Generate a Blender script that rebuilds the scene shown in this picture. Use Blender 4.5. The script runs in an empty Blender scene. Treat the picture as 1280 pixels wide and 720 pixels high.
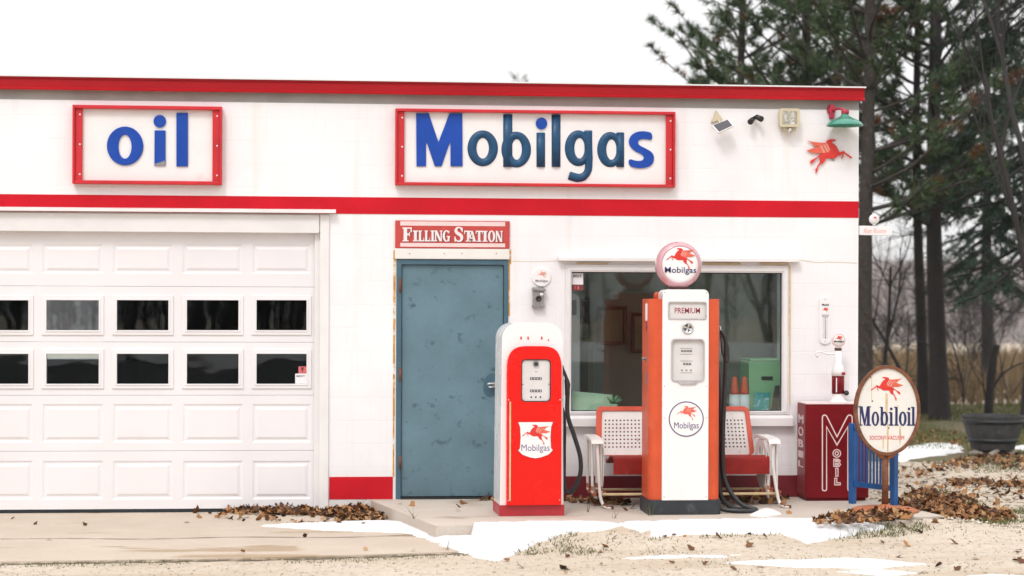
import bpy, bmesh, math, random
import numpy as np
from mathutils import Matrix, Vector
from mathutils.geometry import tessellate_polygon
random.seed(7)
SC = bpy.context.scene
COL = SC.collection
PI = math.pi

# ------------------------------------------------------------------ camera
F = 2400.0                       # focal length in pixels of a 1280 wide frame
PHI, ROLL, HC, DIST = math.radians(5.1), 0.0037, 1.872, 17.0
RC = (Matrix.Rotation(-PHI, 4, 'Z') @ Matrix.Rotation(PI/2, 4, 'X') @ Matrix.Rotation(ROLL, 4, 'Z'))
CAMP = Vector((0, -DIST, HC))
cd = bpy.data.cameras.new('camera'); cam = bpy.data.objects.new('camera', cd); COL.objects.link(cam)
cam.matrix_world = Matrix.Translation(CAMP) @ RC
cd.sensor_width = 36; cd.lens = F/1280*36; cd.shift_y = 18/1280
cd.clip_start = 0.1; cd.clip_end = 6000
cd.dof.use_dof = True; cd.dof.focus_distance = 15.9; cd.dof.aperture_fstop = 1.6
SC.camera = cam

def ray(u, v): return (RC @ Vector(((u-640)/F, -(v-378)/F, -1))).normalized()
def W(u, v, y=0.0):                       # place of a feature of the photo on the upright plane Y = y
    d = ray(u, v); p = CAMP + d*((y-CAMP.y)/d.y); return p.x, p.z
def G(u, v, z=0.0):                       # place of a feature of the photo on the level z
    d = ray(u, v); p = CAMP + d*((z-CAMP.z)/d.z); return p.x, p.y
def at(u, Y):                             # X at image column u for depth Y
    return W(u, 378, Y)[0]

# ------------------------------------------------------------------ materials
def lin(r, g, b):
    f = lambda c: (c/255/12.92) if c/255 <= 0.04045 else ((c/255+0.055)/1.055)**2.4
    return (f(r), f(g), f(b))
def new_mat(name):
    m = bpy.data.materials.new(name); m.use_nodes = True
    nt = m.node_tree; return m, nt, nt.nodes['Principled BSDF']
def N(nt, t, **kw):
    n = nt.nodes.new(t)
    for k, v in kw.items():
        if hasattr(n, k): setattr(n, k, v)
    return n
def mixc(nt, fac, a, b, mode='MIX'):
    n = nt.nodes.new('ShaderNodeMix'); n.data_type = 'RGBA'; n.blend_type = mode
    for idx, val in ((0, fac), (6, a), (7, b)):
        if hasattr(val, 'is_linked') or hasattr(val, 'links'): nt.links.new(val, n.inputs[idx])
        else: n.inputs[idx].default_value = val if idx == 0 else (*val[:3], 1)
    return n.outputs[2]
def noise(nt, scale, detail=4, rough=0.55, vec=None, sc=None):
    n = nt.nodes.new('ShaderNodeTexNoise'); n.inputs['Scale'].default_value = scale
    n.inputs['Detail'].default_value = detail; n.inputs['Roughness'].default_value = rough
    if vec is not None: nt.links.new(vec, n.inputs['Vector'])
    return n.outputs['Fac']
def ramp(nt, src, a, b, va=0.0, vb=1.0):
    n = nt.nodes.new('ShaderNodeMapRange'); n.inputs[1].default_value = a; n.inputs[2].default_value = b
    n.inputs[3].default_value = va; n.inputs[4].default_value = vb; n.clamp = True
    nt.links.new(src, n.inputs[0]); return n.outputs[0]
def pos(nt, sx=1, sy=1, sz=1):
    g = nt.nodes.new('ShaderNodeTexCoord'); mp = nt.nodes.new('ShaderNodeMapping')
    mp.inputs['Scale'].default_value = (sx, sy, sz); nt.links.new(g.outputs['Object'], mp.inputs['Vector'])
    return mp.outputs['Vector']
def bump(nt, bsdf, h, strength, dist=0.01):
    b = nt.nodes.new('ShaderNodeBump'); b.inputs['Strength'].default_value = strength
    b.inputs['Distance'].default_value = dist; nt.links.new(h, b.inputs['Height'])
    nt.links.new(b.outputs['Normal'], bsdf.inputs['Normal'])
def paint(name, c, rough=0.45, var=0.12, scale=5, dirt=None, bmp=0.15, metal=0.0, coat=0.0, bscale=None, spec=0.5):
    """weathered surface: slow colour drift, fine speckle, optional spots of another colour"""
    m, nt, b = new_mat(name); p = pos(nt)
    n1 = noise(nt, scale, 5, 0.6, p); n2 = noise(nt, scale*11, 3, 0.6, p)
    lo = tuple(x*(1-var) for x in c); hi = tuple(min(1, x*(1+var*0.7)) for x in c)
    col = mixc(nt, ramp(nt, n1, 0.3, 0.7), lo, hi)
    col = mixc(nt, ramp(nt, n2, 0.35, 0.7, 0, var*0.8), col, tuple(x*0.72 for x in c))
    if dirt:
        dc, lo_t, hi_t, dsc = dirt
        n3 = noise(nt, dsc, 6, 0.65, p)
        col = mixc(nt, ramp(nt, n3, lo_t, hi_t), col, dc)
    nt.links.new(col, b.inputs['Base Color'])
    nt.links.new(ramp(nt, n1, 0.2, 0.8, max(0.04, rough-0.1), min(1, rough+0.12)), b.inputs['Roughness'])
    b.inputs['Metallic'].default_value = metal; b.inputs['Coat Weight'].default_value = coat
    b.inputs['Coat Roughness'].default_value = 0.08
    b.inputs['Specular IOR Level'].default_value = spec
    if bmp: bump(nt, b, noise(nt, bscale or scale*7, 4, 0.6, p), bmp, 0.004)
    return m

M = {}
def wall_mat():
    m, nt, b = new_mat('painted_block'); p = pos(nt)
    tc = nt.nodes.new('ShaderNodeTexCoord'); sep = nt.nodes.new('ShaderNodeSeparateXYZ'); cmb = nt.nodes.new('ShaderNodeCombineXYZ')
    nt.links.new(tc.outputs['Object'], sep.inputs[0])
    add = nt.nodes.new('ShaderNodeMath'); nt.links.new(sep.outputs['X'], add.inputs[0]); nt.links.new(sep.outputs['Y'], add.inputs[1])
    nt.links.new(add.outputs[0], cmb.inputs['X']); nt.links.new(sep.outputs['Z'], cmb.inputs['Y'])
    br = nt.nodes.new('ShaderNodeTexBrick'); nt.links.new(cmb.outputs[0], br.inputs['Vector'])
    br.inputs['Scale'].default_value = 1; br.inputs['Brick Width'].default_value = 0.41; br.inputs['Row Height'].default_value = 0.205
    br.inputs['Mortar Size'].default_value = 0.005; br.inputs['Mortar Smooth'].default_value = 1.0
    br.inputs['Color1'].default_value = (1, 1, 1, 1); br.inputs['Color2'].default_value = (0.9, 0.9, 0.9, 1); br.inputs['Mortar'].default_value = (0, 0, 0, 1)
    n1 = noise(nt, 1.3, 6, 0.62, p); n2 = noise(nt, 34, 4, 0.7, p)
    st = noise(nt, 1.0, 5, 0.6, pos(nt, 7, 7, 0.45))
    c = mixc(nt, ramp(nt, n1, 0.35, 0.7), (0.775, 0.76, 0.775), (0.84, 0.83, 0.845))
    c = mixc(nt, ramp(nt, st, 0.56, 0.8, 0, 0.4), c, (0.62, 0.55, 0.45))
    lowz = ramp(nt, sep.outputs['Z'], 0.1, 0.45, 1, 0)
    mm = nt.nodes.new('ShaderNodeMath'); mm.operation = 'MULTIPLY'; nt.links.new(lowz, mm.inputs[0]); nt.links.new(ramp(nt, n1, 0.4, 0.65, 0, 0.7), mm.inputs[1])
    c = mixc(nt, mm.outputs[0], c, (0.5, 0.44, 0.37))
    mf = ramp(nt, br.outputs['Fac'], 0.2, 1, 0, 0.11)
    c = mixc(nt, mf, c, (0.5, 0.45, 0.43))
    nt.links.new(c, b.inputs['Base Color']); b.inputs['Roughness'].default_value = 0.6
    h = nt.nodes.new('ShaderNodeMath'); h.operation = 'MULTIPLY_ADD'
    nt.links.new(n2, h.inputs[0]); h.inputs[1].default_value = 0.45; nt.links.new(ramp(nt, br.outputs['Fac'], 0, 1, 0.5, 0.12), h.inputs[2])
    bump(nt, b, h.outputs[0], 0.35, 0.008)
    return m
M['wall'] = wall_mat()
RUST = (0.16, 0.055, 0.02)
M['white_trim'] = paint('white_trim_paint', (0.76, 0.735, 0.73), 0.45, 0.06, 3, ((0.45, 0.3, 0.18), 0.72, 0.9, 9), 0.1)
M['cream_trim'] = paint('cream_trim_paint', (0.76, 0.73, 0.69), 0.5, 0.06, 3, ((0.4, 0.28, 0.16), 0.66, 0.85, 6), 0.1)
M['garage'] = paint('garage_door_enamel', (0.77, 0.745, 0.76), 0.38, 0.04, 1.2, None, 0.05, bscale=60)
M['red_fascia'] = paint('red_fascia_metal', (0.37, 0.009, 0.014), 0.35, 0.10, 1.5, None, 0.05, spec=0.15)
M['red_band'] = paint('red_band_paint', (0.54, 0.009, 0.020), 0.6, 0.12, 2.5, ((0.72, 0.20, 0.19), 0.70, 0.9, 14), 0.4, bscale=40, spec=0.12)
M['dark_red'] = paint('maroon_paint', (0.17, 0.006, 0.014), 0.5, 0.15, 3, ((0.45, 0.12, 0.10), 0.68, 0.85, 11), 0.3, bscale=40)
M['sign_red'] = paint('sign_frame_red', (0.56, 0.012, 0.02), 0.45, 0.16, 4, ((0.20, 0.03, 0.03), 0.66, 0.85, 6), 0.2)
M['board_red'] = paint('sign_board_red', (0.50, 0.05, 0.04), 0.5, 0.16, 5, ((0.62, 0.22, 0.18), 0.6, 0.85, 9), 0.15)
M['panel'] = paint('sign_panel_white', (0.80, 0.77, 0.765), 0.45, 0.06, 2.2, ((0.62, 0.52, 0.42), 0.64, 0.9, 3.5), 0.1)
M['blue'] = paint('letter_blue', (0.006, 0.058, 0.36), 0.4, 0.12, 5, None, 0.1, spec=0.3)
M['teal'] = paint('letter_teal', (0.006, 0.058, 0.140), 0.42, 0.25, 6, ((0.13, 0.07, 0.05), 0.74, 0.84, 7), 0.1, coat=0.08, spec=0.35)
M['door'] = paint('door_blue_grey', (0.112, 0.198, 0.243), 0.45, 0.22, 2.0, ((0.04, 0.085, 0.115), 0.59, 0.70, 9), 0.25, bscale=50)
M['door_frame'] = paint('door_frame_blue', (0.05, 0.115, 0.16), 0.5, 0.12, 4, None, 0.15)
M['dark_metal'] = paint('dark_metal', (0.03, 0.028, 0.028), 0.4, 0.2, 8, (RUST, 0.62, 0.8, 12), 0.2, 0.3)
M['chrome'] = paint('worn_chrome', (0.6, 0.6, 0.6), 0.22, 0.1, 9, None, 0.05, 0.9)
M['grey_metal'] = paint('grey_metal', (0.30, 0.29, 0.28), 0.45, 0.2, 20, ((0.1, 0.09, 0.08), 0.55, 0.75, 45), 0.3, 0.5)
M['pump_red'] = paint('pump_red_enamel', (0.74, 0.010, 0.006), 0.25, 0.05, 3, None, 0.03, coat=0.10, spec=0.2)
M['pump_white'] = paint('pump_white_enamel', (0.82, 0.80, 0.80), 0.25, 0.03, 2.5, ((0.6, 0.5, 0.42), 0.72, 0.9, 6), 0.04, coat=0.4)
M['pump_orange'] = paint('pump_orange_enamel', (0.60, 0.085, 0.028), 0.42, 0.16, 3.5, ((0.66, 0.20, 0.09), 0.6, 0.85, 5), 0.08, coat=0.1, spec=0.3)
M['pump_base_red'] = paint('pump_base_red', (0.40, 0.02, 0.03), 0.4, 0.15, 6, (RUST, 0.68, 0.85, 15), 0.2)
M['pump_base_black'] = paint('pump_base_black', (0.022, 0.027, 0.033), 0.5, 0.3, 6, ((0.10, 0.10, 0.10), 0.58, 0.8, 12), 0.3)
M['ring_red'] = paint('globe_ring_faded_red', (0.58, 0.31, 0.34), 0.2, 0.14, 4, None, 0.05, 0.15, coat=0.7)
M['collar'] = paint('globe_collar_brown', (0.10, 0.035, 0.03), 0.4, 0.2, 8, None, 0.1)
M['face_white'] = paint('milk_glass', (0.80, 0.78, 0.78), 0.2, 0.02, 3, None, 0, coat=0.5)
M['dial'] = paint('dial_face', (0.66, 0.63, 0.62), 0.35, 0.06, 8, None, 0.05)
M['dial_frame'] = paint('dial_frame_metal', (0.55, 0.50, 0.51), 0.3, 0.1, 10, None, 0.05, 0.5)
M['ink'] = paint('black_ink', (0.02, 0.02, 0.022), 0.6, 0.1, 10, None, 0)
M['ink_grey'] = paint('grey_ink', (0.18, 0.17, 0.17), 0.6, 0.1, 10, None, 0)
M['navy'] = paint('navy_ink', (0.012, 0.014, 0.10), 0.45, 0.15, 8, None, 0.05)
M['purple_ink'] = paint('faded_navy_ink', (0.06, 0.035, 0.16), 0.5, 0.15, 8, None, 0.0)
M['peg_red'] = paint('emblem_red', (0.66, 0.028, 0.018), 0.45, 0.15, 14, None, 0.05)
M['peg_light'] = paint('emblem_wing_red', (0.70, 0.12, 0.07), 0.45, 0.15, 14, None, 0.05)
M['peg_pink'] = paint('emblem_pink', (0.72, 0.33, 0.28), 0.5, 0.1, 14, None, 0)
M['peg_dark'] = paint('emblem_dark', (0.28, 0.02, 0.02), 0.5, 0.1, 14, None, 0)
M['wine_ink'] = paint('wine_ink', (0.30, 0.015, 0.035), 0.5, 0.1, 14, None, 0)
M['rubber'] = paint('black_rubber', (0.016, 0.017, 0.019), 0.42, 0.25, 12, None, 0.15)
M['rusty'] = paint('rusty_iron', (0.20, 0.075, 0.035), 0.8, 0.45, 9, ((0.07, 0.025, 0.015), 0.5, 0.7, 22), 0.6)
M['rust_orange'] = paint('orange_rust', (0.42, 0.14, 0.06), 0.85, 0.35, 9, ((0.16, 0.05, 0.025), 0.58, 0.75, 14), 0.6)
M['enamel_sign'] = paint('sign_enamel', (0.76, 0.73, 0.68), 0.3, 0.06, 4, ((0.55, 0.40, 0.22), 0.66, 0.86, 5), 0.05, coat=0.3)
M['streak'] = paint('rust_streak', (0.62, 0.47, 0.27), 0.5, 0.25, 14, None, 0)
M['yellow_stain'] = paint('yellow_paint_edge', (0.62, 0.30, 0.03), 0.6, 0.4, 18, ((0.76, 0.72, 0.66), 0.52, 0.62, 9), 0.1)
M['bench_white'] = paint('bench_white_paint', (0.74, 0.70, 0.67), 0.4, 0.08, 6, ((0.30, 0.12, 0.045), 0.64, 0.74, 13), 0.15)
M['bench_orange'] = paint('bench_orange_paint', (0.56, 0.075, 0.035), 0.4, 0.14, 6, ((0.25, 0.05, 0.03), 0.66, 0.8, 9), 0.15)
M['bench_red'] = paint('bench_seat_red', (0.26, 0.016, 0.013), 0.5, 0.3, 5, ((0.40, 0.09, 0.05), 0.62, 0.8, 8), 0.15, spec=0.2)
M['machine'] = paint('chest_dark_red', (0.165, 0.005, 0.009), 0.4, 0.12, 2.5, None, 0.08, spec=0.15)
M['machine_side'] = paint('chest_side_red', (0.26, 0.035, 0.04), 0.5, 0.2, 4, ((0.36, 0.11, 0.10), 0.55, 0.75, 6), 0.1)
M['white_line'] = paint('white_line_paint', (0.78, 0.70, 0.70), 0.5, 0.05, 12, None, 0)
M['pink_line'] = paint('pale_pink_line', (0.76, 0.58, 0.57), 0.5, 0.06, 12, None, 0)
M['shadow_ink'] = paint('maroon_ink', (0.16, 0.02, 0.035), 0.5, 0.1, 12, None, 0)
M['rack_blue'] = paint('blue_rail_paint', (0.012, 0.095, 0.30), 0.4, 0.18, 7, (RUST, 0.72, 0.85, 16), 0.15)
M['green_shade'] = paint('green_enamel', (0.028, 0.24, 0.165), 0.25, 0.1, 6, None, 0.05, coat=0.5)
M['lamp_red'] = paint('lamp_bracket_red', (0.42, 0.02, 0.045), 0.4, 0.15, 9, ((0.15, 0.02, 0.02), 0.6, 0.7, 20), 0.15)
M['beige'] = paint('aged_beige_plastic', (0.56, 0.49, 0.34), 0.4, 0.1, 8, None, 0.05)
M['lens'] = paint('prism_lens', (0.42, 0.40, 0.33), 0.15, 0.35, 30, ((0.78, 0.78, 0.74), 0.5, 0.62, 26), 0.4, 0.3, coat=0.6)
M['solar'] = paint('solar_cells', (0.030, 0.022, 0.035), 0.2, 0.2, 20, None, 0.02, coat=0.7)
M['barrel'] = paint('dark_barrel', (0.055, 0.055, 0.058), 0.7, 0.4, 9, ((0.085, 0.085, 0.085), 0.55, 0.75, 12), 0.5)
M['barrel_hoop'] = paint('barrel_hoop', (0.013, 0.016, 0.02), 0.5, 0.25, 9, None, 0.2)
M['soil'] = paint('potting_soil', (0.03, 0.022, 0.016), 0.9, 0.3, 14, None, 0.6)
M['stone'] = paint('pale_stone', (0.30, 0.25, 0.21), 0.8, 0.25, 9, None, 0.6)
M['seal'] = paint('door_seal', (0.008, 0.014, 0.018), 0.6, 0.2, 9, None, 0.1)
M['room_wall'] = paint('room_panelling', (0.36, 0.35, 0.29), 0.7, 0.15, 3, None, 0.1)
M['room_floor'] = paint('room_floor', (0.34, 0.30, 0.26), 0.5, 0.15, 3, None, 0.1)
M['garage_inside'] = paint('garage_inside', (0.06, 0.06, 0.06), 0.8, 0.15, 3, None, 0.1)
M['green_machine'] = paint('pale_green_enamel', (0.30, 0.52, 0.28), 0.4, 0.08, 5, None, 0.04)
M['aqua'] = paint('aqua_print', (0.04, 0.34, 0.33), 0.4, 0.2, 12, ((0.45, 0.62, 0.60), 0.55, 0.6, 25), 0)
M['lime_board'] = paint('pale_lime_board', (0.52, 0.66, 0.46), 0.6, 0.1, 7, None, 0)
M['orange_plastic'] = paint('orange_plastic', (0.75, 0.13, 0.06), 0.35, 0.1, 9, None, 0)
M['wood_dark'] = paint('dark_wood', (0.07, 0.035, 0.02), 0.45, 0.25, 8, None, 0.1)
M['picture'] = paint('picture_print', (0.30, 0.25, 0.13), 0.5, 0.25, 6, ((0.55, 0.34, 0.06), 0.55, 0.65, 4), 0)
M['picture_red'] = paint('picture_print_red', (0.30, 0.10, 0.07), 0.5, 0.3, 6, ((0.12, 0.10, 0.09), 0.55, 0.65, 4), 0)
M['leaf_plant'] = paint('succulent_green', (0.16, 0.34, 0.18), 0.5, 0.2, 10, None, 0)
M['paper'] = paint('paper_sticker', (0.78, 0.76, 0.77), 0.6, 0.03, 8, None, 0)
M['sticker_red'] = paint('red_sticker', (0.60, 0.14, 0.15), 0.6, 0.1, 8, None, 0)
M['sticker_dark'] = paint('dark_red_sticker', (0.20, 0.03, 0.03), 0.6, 0.1, 8, None, 0)
M['roof'] = paint('flat_roof', (0.35, 0.34, 0.33), 0.9, 0.15, 3, None, 0.2)
M['post'] = paint('weathered_post', (0.035, 0.03, 0.028), 0.85, 0.3, 9, None, 0.5)

def glass_mat(name, tint, warp, refl=0.055):
    m = bpy.data.materials.new(name); m.use_nodes = True; nt = m.node_tree; nt.nodes.clear()
    o = nt.nodes.new('ShaderNodeOutputMaterial'); mx = nt.nodes.new('ShaderNodeMixShader')
    tr = nt.nodes.new('ShaderNodeBsdfTransparent'); tr.inputs[0].default_value = (*tint, 1)
    gl = nt.nodes.new('ShaderNodeBsdfGlossy'); gl.inputs['Roughness'].default_value = 0.0
    ge = nt.nodes.new('ShaderNodeNewGeometry'); dp = nt.nodes.new('ShaderNodeVectorMath'); dp.operation = 'DOT_PRODUCT'
    nt.links.new(ge.outputs['Incoming'], dp.inputs[0]); nt.links.new(ge.outputs['Normal'], dp.inputs[1])
    mt = lambda op, a, b=None: (lambda n_: ([setattr(n_, 'operation', op), nt.links.new(a, n_.inputs[0]) if hasattr(a, 'links') else setattr(n_.inputs[0], 'default_value', a), (nt.links.new(b, n_.inputs[1]) if hasattr(b, 'links') else setattr(n_.inputs[1], 'default_value', b)) if b is not None else 0], n_.outputs[0])[1])(nt.nodes.new('ShaderNodeMath'))
    c_ = mt('ABSOLUTE', dp.outputs['Value']); sch = mt('POWER', mt('SUBTRACT', 1.0, c_), 5.0); fac_ = mt('ADD', mt('MULTIPLY', sch, 0.92), refl)   # same from both sides of the sheet
    b = nt.nodes.new('ShaderNodeBump'); b.inputs['Strength'].default_value = 1.0; b.inputs['Distance'].default_value = warp
    nt.links.new(noise(nt, 2.6, 1, 0.4, pos(nt, 1.0, 1, 1.6)), b.inputs['Height'])
    nt.links.new(b.outputs[0], gl.inputs['Normal'])
    nt.links.new(fac_, mx.inputs[0]); nt.links.new(tr.outputs[0], mx.inputs[1]); nt.links.new(gl.outputs[0], mx.inputs[2])
    nt.links.new(mx.outputs[0], o.inputs['Surface']); return m
M['glass'] = glass_mat('window_glass', (0.84, 0.90, 0.90), 0.00008)
M['garage_glass'] = glass_mat('garage_glass', (0.70, 0.76, 0.78), 0.0010, 0.035)

def island_mat(name, stops, rough=0.75, patch=None, trans=0.0):
    """colour chosen per loose piece (leaf, blade, needle) from a list"""
    m, nt, b = new_mat(name); g = nt.nodes.new('ShaderNodeNewGeometry'); r = nt.nodes.new('ShaderNodeValToRGB')
    el = r.color_ramp.elements
    while len(el) < len(stops): el.new(0.5)
    for i, s in enumerate(stops): el[i].position = i/(len(stops)-1); el[i].color = (*s, 1)
    nt.links.new(g.outputs['Random Per Island'], r.inputs[0]); c = r.outputs[0]
    if patch:
        pc, sc, a, bb = patch
        c = mixc(nt, ramp(nt, noise(nt, sc, 3, 0.6, pos(nt)), a, bb), c, pc)
    nt.links.new(c, b.inputs['Base Color']); b.inputs['Roughness'].default_value = rough
    b.inputs['Specular IOR Level'].default_value = 0.3
    return m
M['leaf'] = island_mat('dead_leaf', [(0.035, 0.016, 0.010), (0.09, 0.036, 0.016), (0.30, 0.125, 0.035), (0.36, 0.19, 0.08), (0.06, 0.028, 0.014), (0.20, 0.085, 0.03), (0.44, 0.27, 0.13)])
M['grass'] = island_mat('short_grass', [(0.05, 0.075, 0.018), (0.10, 0.12, 0.03), (0.17, 0.15, 0.06), (0.07, 0.10, 0.02)])
M['dry_grass'] = island_mat('dry_grass', [(0.11, 0.072, 0.038), (0.17, 0.118, 0.062), (0.25, 0.175, 0.095), (0.13, 0.085, 0.045)])
M['needles'] = island_mat('pine_needles', [(0.030, 0.060, 0.036), (0.055, 0.095, 0.042), (0.100, 0.140, 0.055), (0.036, 0.070, 0.042)], 0.6, ((0.20, 0.085, 0.030), 1.5, 0.57, 0.66))
M['spruce'] = island_mat('spruce_needles', [(0.026, 0.054, 0.040), (0.042, 0.078, 0.054), (0.060, 0.100, 0.062)], 0.6)
M['bark'] = paint('grey_bark', (0.046, 0.037, 0.031), 0.9, 0.45, 9, ((0.085, 0.075, 0.068), 0.55, 0.7, 12), 1.0)
M['bark_dark'] = paint('dark_bark', (0.034, 0.029, 0.028), 0.9, 0.35, 7, None, 0.9)
M['twig'] = paint('twig_bark', (0.034, 0.029, 0.029), 0.9, 0.25, 7, None, 0.2)
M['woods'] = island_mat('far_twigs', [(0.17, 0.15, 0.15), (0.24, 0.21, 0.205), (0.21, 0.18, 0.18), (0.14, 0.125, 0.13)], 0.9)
M['pebble'] = island_mat('pebbles', [(0.38, 0.31, 0.24), (0.52, 0.45, 0.37), (0.62, 0.56, 0.48), (0.28, 0.22, 0.17)], 0.8)

M['joint'] = paint('dark_joint', (0.17, 0.12, 0.085), 0.8, 0.3, 9, None, 0.3)
M['damp_soil'] = paint('damp_soil', (0.15, 0.115, 0.07), 0.9, 0.4, 6, ((0.42, 0.34, 0.25), 0.5, 0.6, 10), 0.5)
def ground_mat():
    m, nt, b = new_mat('gravel_dirt'); p = pos(nt)
    n1 = noise(nt, 0.5, 6, 0.6, p); n2 = noise(nt, 7, 5, 0.65, p); n3 = noise(nt, 60, 3, 0.7, p)
    vo = nt.nodes.new('ShaderNodeTexVoronoi'); vo.inputs['Scale'].default_value = 38; nt.links.new(p, vo.inputs['Vector'])
    c = mixc(nt, ramp(nt, n1, 0.35, 0.65), (0.51, 0.425, 0.33), (0.58, 0.50, 0.405))
    c = mixc(nt, ramp(nt, n2, 0.5, 0.78, 0, 0.45), c, (0.40, 0.31, 0.22))
    bw = nt.nodes.new('ShaderNodeRGBToBW'); nt.links.new(vo.outputs['Color'], bw.inputs[0])
    c = mixc(nt, ramp(nt, bw.outputs[0], 0.55, 0.9, 0, 0.55), c, (0.56, 0.49, 0.40))
    c = mixc(nt, ramp(nt, bw.outputs[0], 0.30, 0.12, 0, 0.55), c, (0.28, 0.21, 0.145))
    n4 = noise(nt, 1.0, 5, 0.6, pos(nt, 0.35, 2.2, 1)); n5 = noise(nt, 2.6, 6, 0.7, p)
    c = mixc(nt, ramp(nt, n4, 0.50, 0.66, 0, 0.55), c, (0.40, 0.305, 0.21))       # damp tyre-worn bands
    c = mixc(nt, ramp(nt, n5, 0.60, 0.74, 0, 0.6), c, (0.31, 0.25, 0.16))         # dark matted spots
    c = mixc(nt, ramp(nt, n5, 0.42, 0.30, 0, 0.5), c, (0.62, 0.55, 0.46))
    nt.links.new(c, b.inputs['Base Color']); b.inputs['Roughness'].default_value = 0.9
    bump(nt, b, n3, 0.6, 0.02); return m
M['ground'] = ground_mat()
def concrete_mat(name, a, bcol, stain, st_lo, st_hi, sx, sy):
    m, nt, b = new_mat(name); p = pos(nt)
    n1 = noise(nt, 1.4, 6, 0.6, p); n2 = noise(nt, 40, 4, 0.7, p); n3 = noise(nt, 1.0, 4, 0.5, pos(nt, sx, sy, 1))
    c = mixc(nt, ramp(nt, n1, 0.3, 0.7), a, bcol)
    c = mixc(nt, ramp(nt, n2, 0.5, 0.8, 0, 0.45), c, tuple(x*0.7 for x in a))
    c = mixc(nt, ramp(nt, n3, st_lo, st_hi, 0, 0.85), c, stain)
    nt.links.new(c, b.inputs['Base Color'])
    nt.links.new(ramp(nt, n3, st_lo, st_hi, 0.85, 0.5), b.inputs['Roughness'])
    bump(nt, b, n2, 0.3, 0.006); return m
M['apron'] = concrete_mat('apron_concrete', (0.46, 0.375, 0.295), (0.53, 0.45, 0.365), (0.33, 0.225, 0.125), 0.585, 0.602, 0.55, 2.3)
M['slab'] = concrete_mat('slab_concrete', (0.45, 0.385, 0.325), (0.54, 0.47, 0.405), (0.33, 0.25, 0.18), 0.62, 0.72, 1.2, 1.8)
def lawn_mat():
    m, nt, b = new_mat('winter_lawn'); p = pos(nt)
    n1 = noise(nt, 0.8, 6, 0.65, p); n2 = noise(nt, 9, 5, 0.7, p)
    c = mixc(nt, ramp(nt, n1, 0.4, 0.62), (0.15, 0.115, 0.065), (0.085, 0.095, 0.03))
    c = mixc(nt, ramp(nt, n2, 0.4, 0.7, 0, 0.7), c, (0.20, 0.14, 0.085))
    nt.links.new(c, b.inputs['Base Color']); b.inputs['Roughness'].default_value = 0.95
    bump(nt, b, n2, 0.8, 0.05); return m
M['lawn'] = lawn_mat()
M['hill'] = paint('hill_brush', (0.20, 0.17, 0.155), 0.95, 0.25, 0.08, None, 0.3, bscale=1)
M['asphalt'] = paint('asphalt', (0.055, 0.054, 0.054), 0.85, 0.2, 2, None, 0.4, bscale=60)
def snow_mat():
    m, nt, b = new_mat('old_snow'); p = pos(nt)
    n = noise(nt, 25, 4, 0.7, p)
    nt.links.new(mixc(nt, ramp(nt, n, 0.35, 0.75), (0.74, 0.73, 0.72), (0.90, 0.90, 0.91)), b.inputs['Base Color'])
    b.inputs['Roughness'].default_value = 0.8; bump(nt, b, noise(nt, 60, 4, 0.7, p), 0.7, 0.02); return m
M['snow'] = snow_mat()

# ------------------------------------------------------------------ mesh helpers
def tag(o, label=None, cat=None, group=None, kind=None):
    if label: o['label'] = label
    if cat: o['category'] = cat
    if group: o['group'] = group
    if kind: o['kind'] = kind
    return o
def thing(name, label, cat, loc=(0, 0, 0), rz=0.0, group=None):
    o = bpy.data.objects.new(name, None); o.empty_display_size = 0.1; COL.objects.link(o)
    o.location = loc; o.rotation_euler = (0, 0, rz)
    return tag(o, label, cat, group)
def rrect(x0, x1, z0, z1, r, n=6):
    P = []
    for cx, cz, a0 in ((x1-r, z1-r, 0), (x0+r, z1-r, 90), (x0+r, z0+r, 180), (x1-r, z0+r, 270)):
        for k in range(n+1):
            a = math.radians(a0+90*k/n); P.append((cx+r*math.cos(a), cz+r*math.sin(a)))
    return P
def ell(cx, cz, rx, rz, n=40): return [(cx+rx*math.cos(2*PI*k/n), cz+rz*math.sin(2*PI*k/n)) for k in range(n)]
def chaikin(P, k=1):
    for _ in range(k):
        Q = []
        for i in range(len(P)):
            a, b = P[i], P[(i+1) % len(P)]
            Q += [(a[0]*.75+b[0]*.25, a[1]*.75+b[1]*.25), (a[0]*.25+b[0]*.75, a[1]*.25+b[1]*.75)]
        P = Q
    return P
def smooth_path(P, n=6):
    P = [Vector(p) for p in P]; out = []
    for i in range(len(P)-1):
        p0, p1, p2, p3 = P[max(i-1, 0)], P[i], P[i+1], P[min(i+2, len(P)-1)]
        for k in range(n):
            t = k/n
            out.append(0.5*((2*p1)+(p2-p0)*t+(2*p0-5*p1+4*p2-p3)*t*t+(3*p1-p0-3*p2+p3)*t**3))
    out.append(P[-1]); return out

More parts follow.
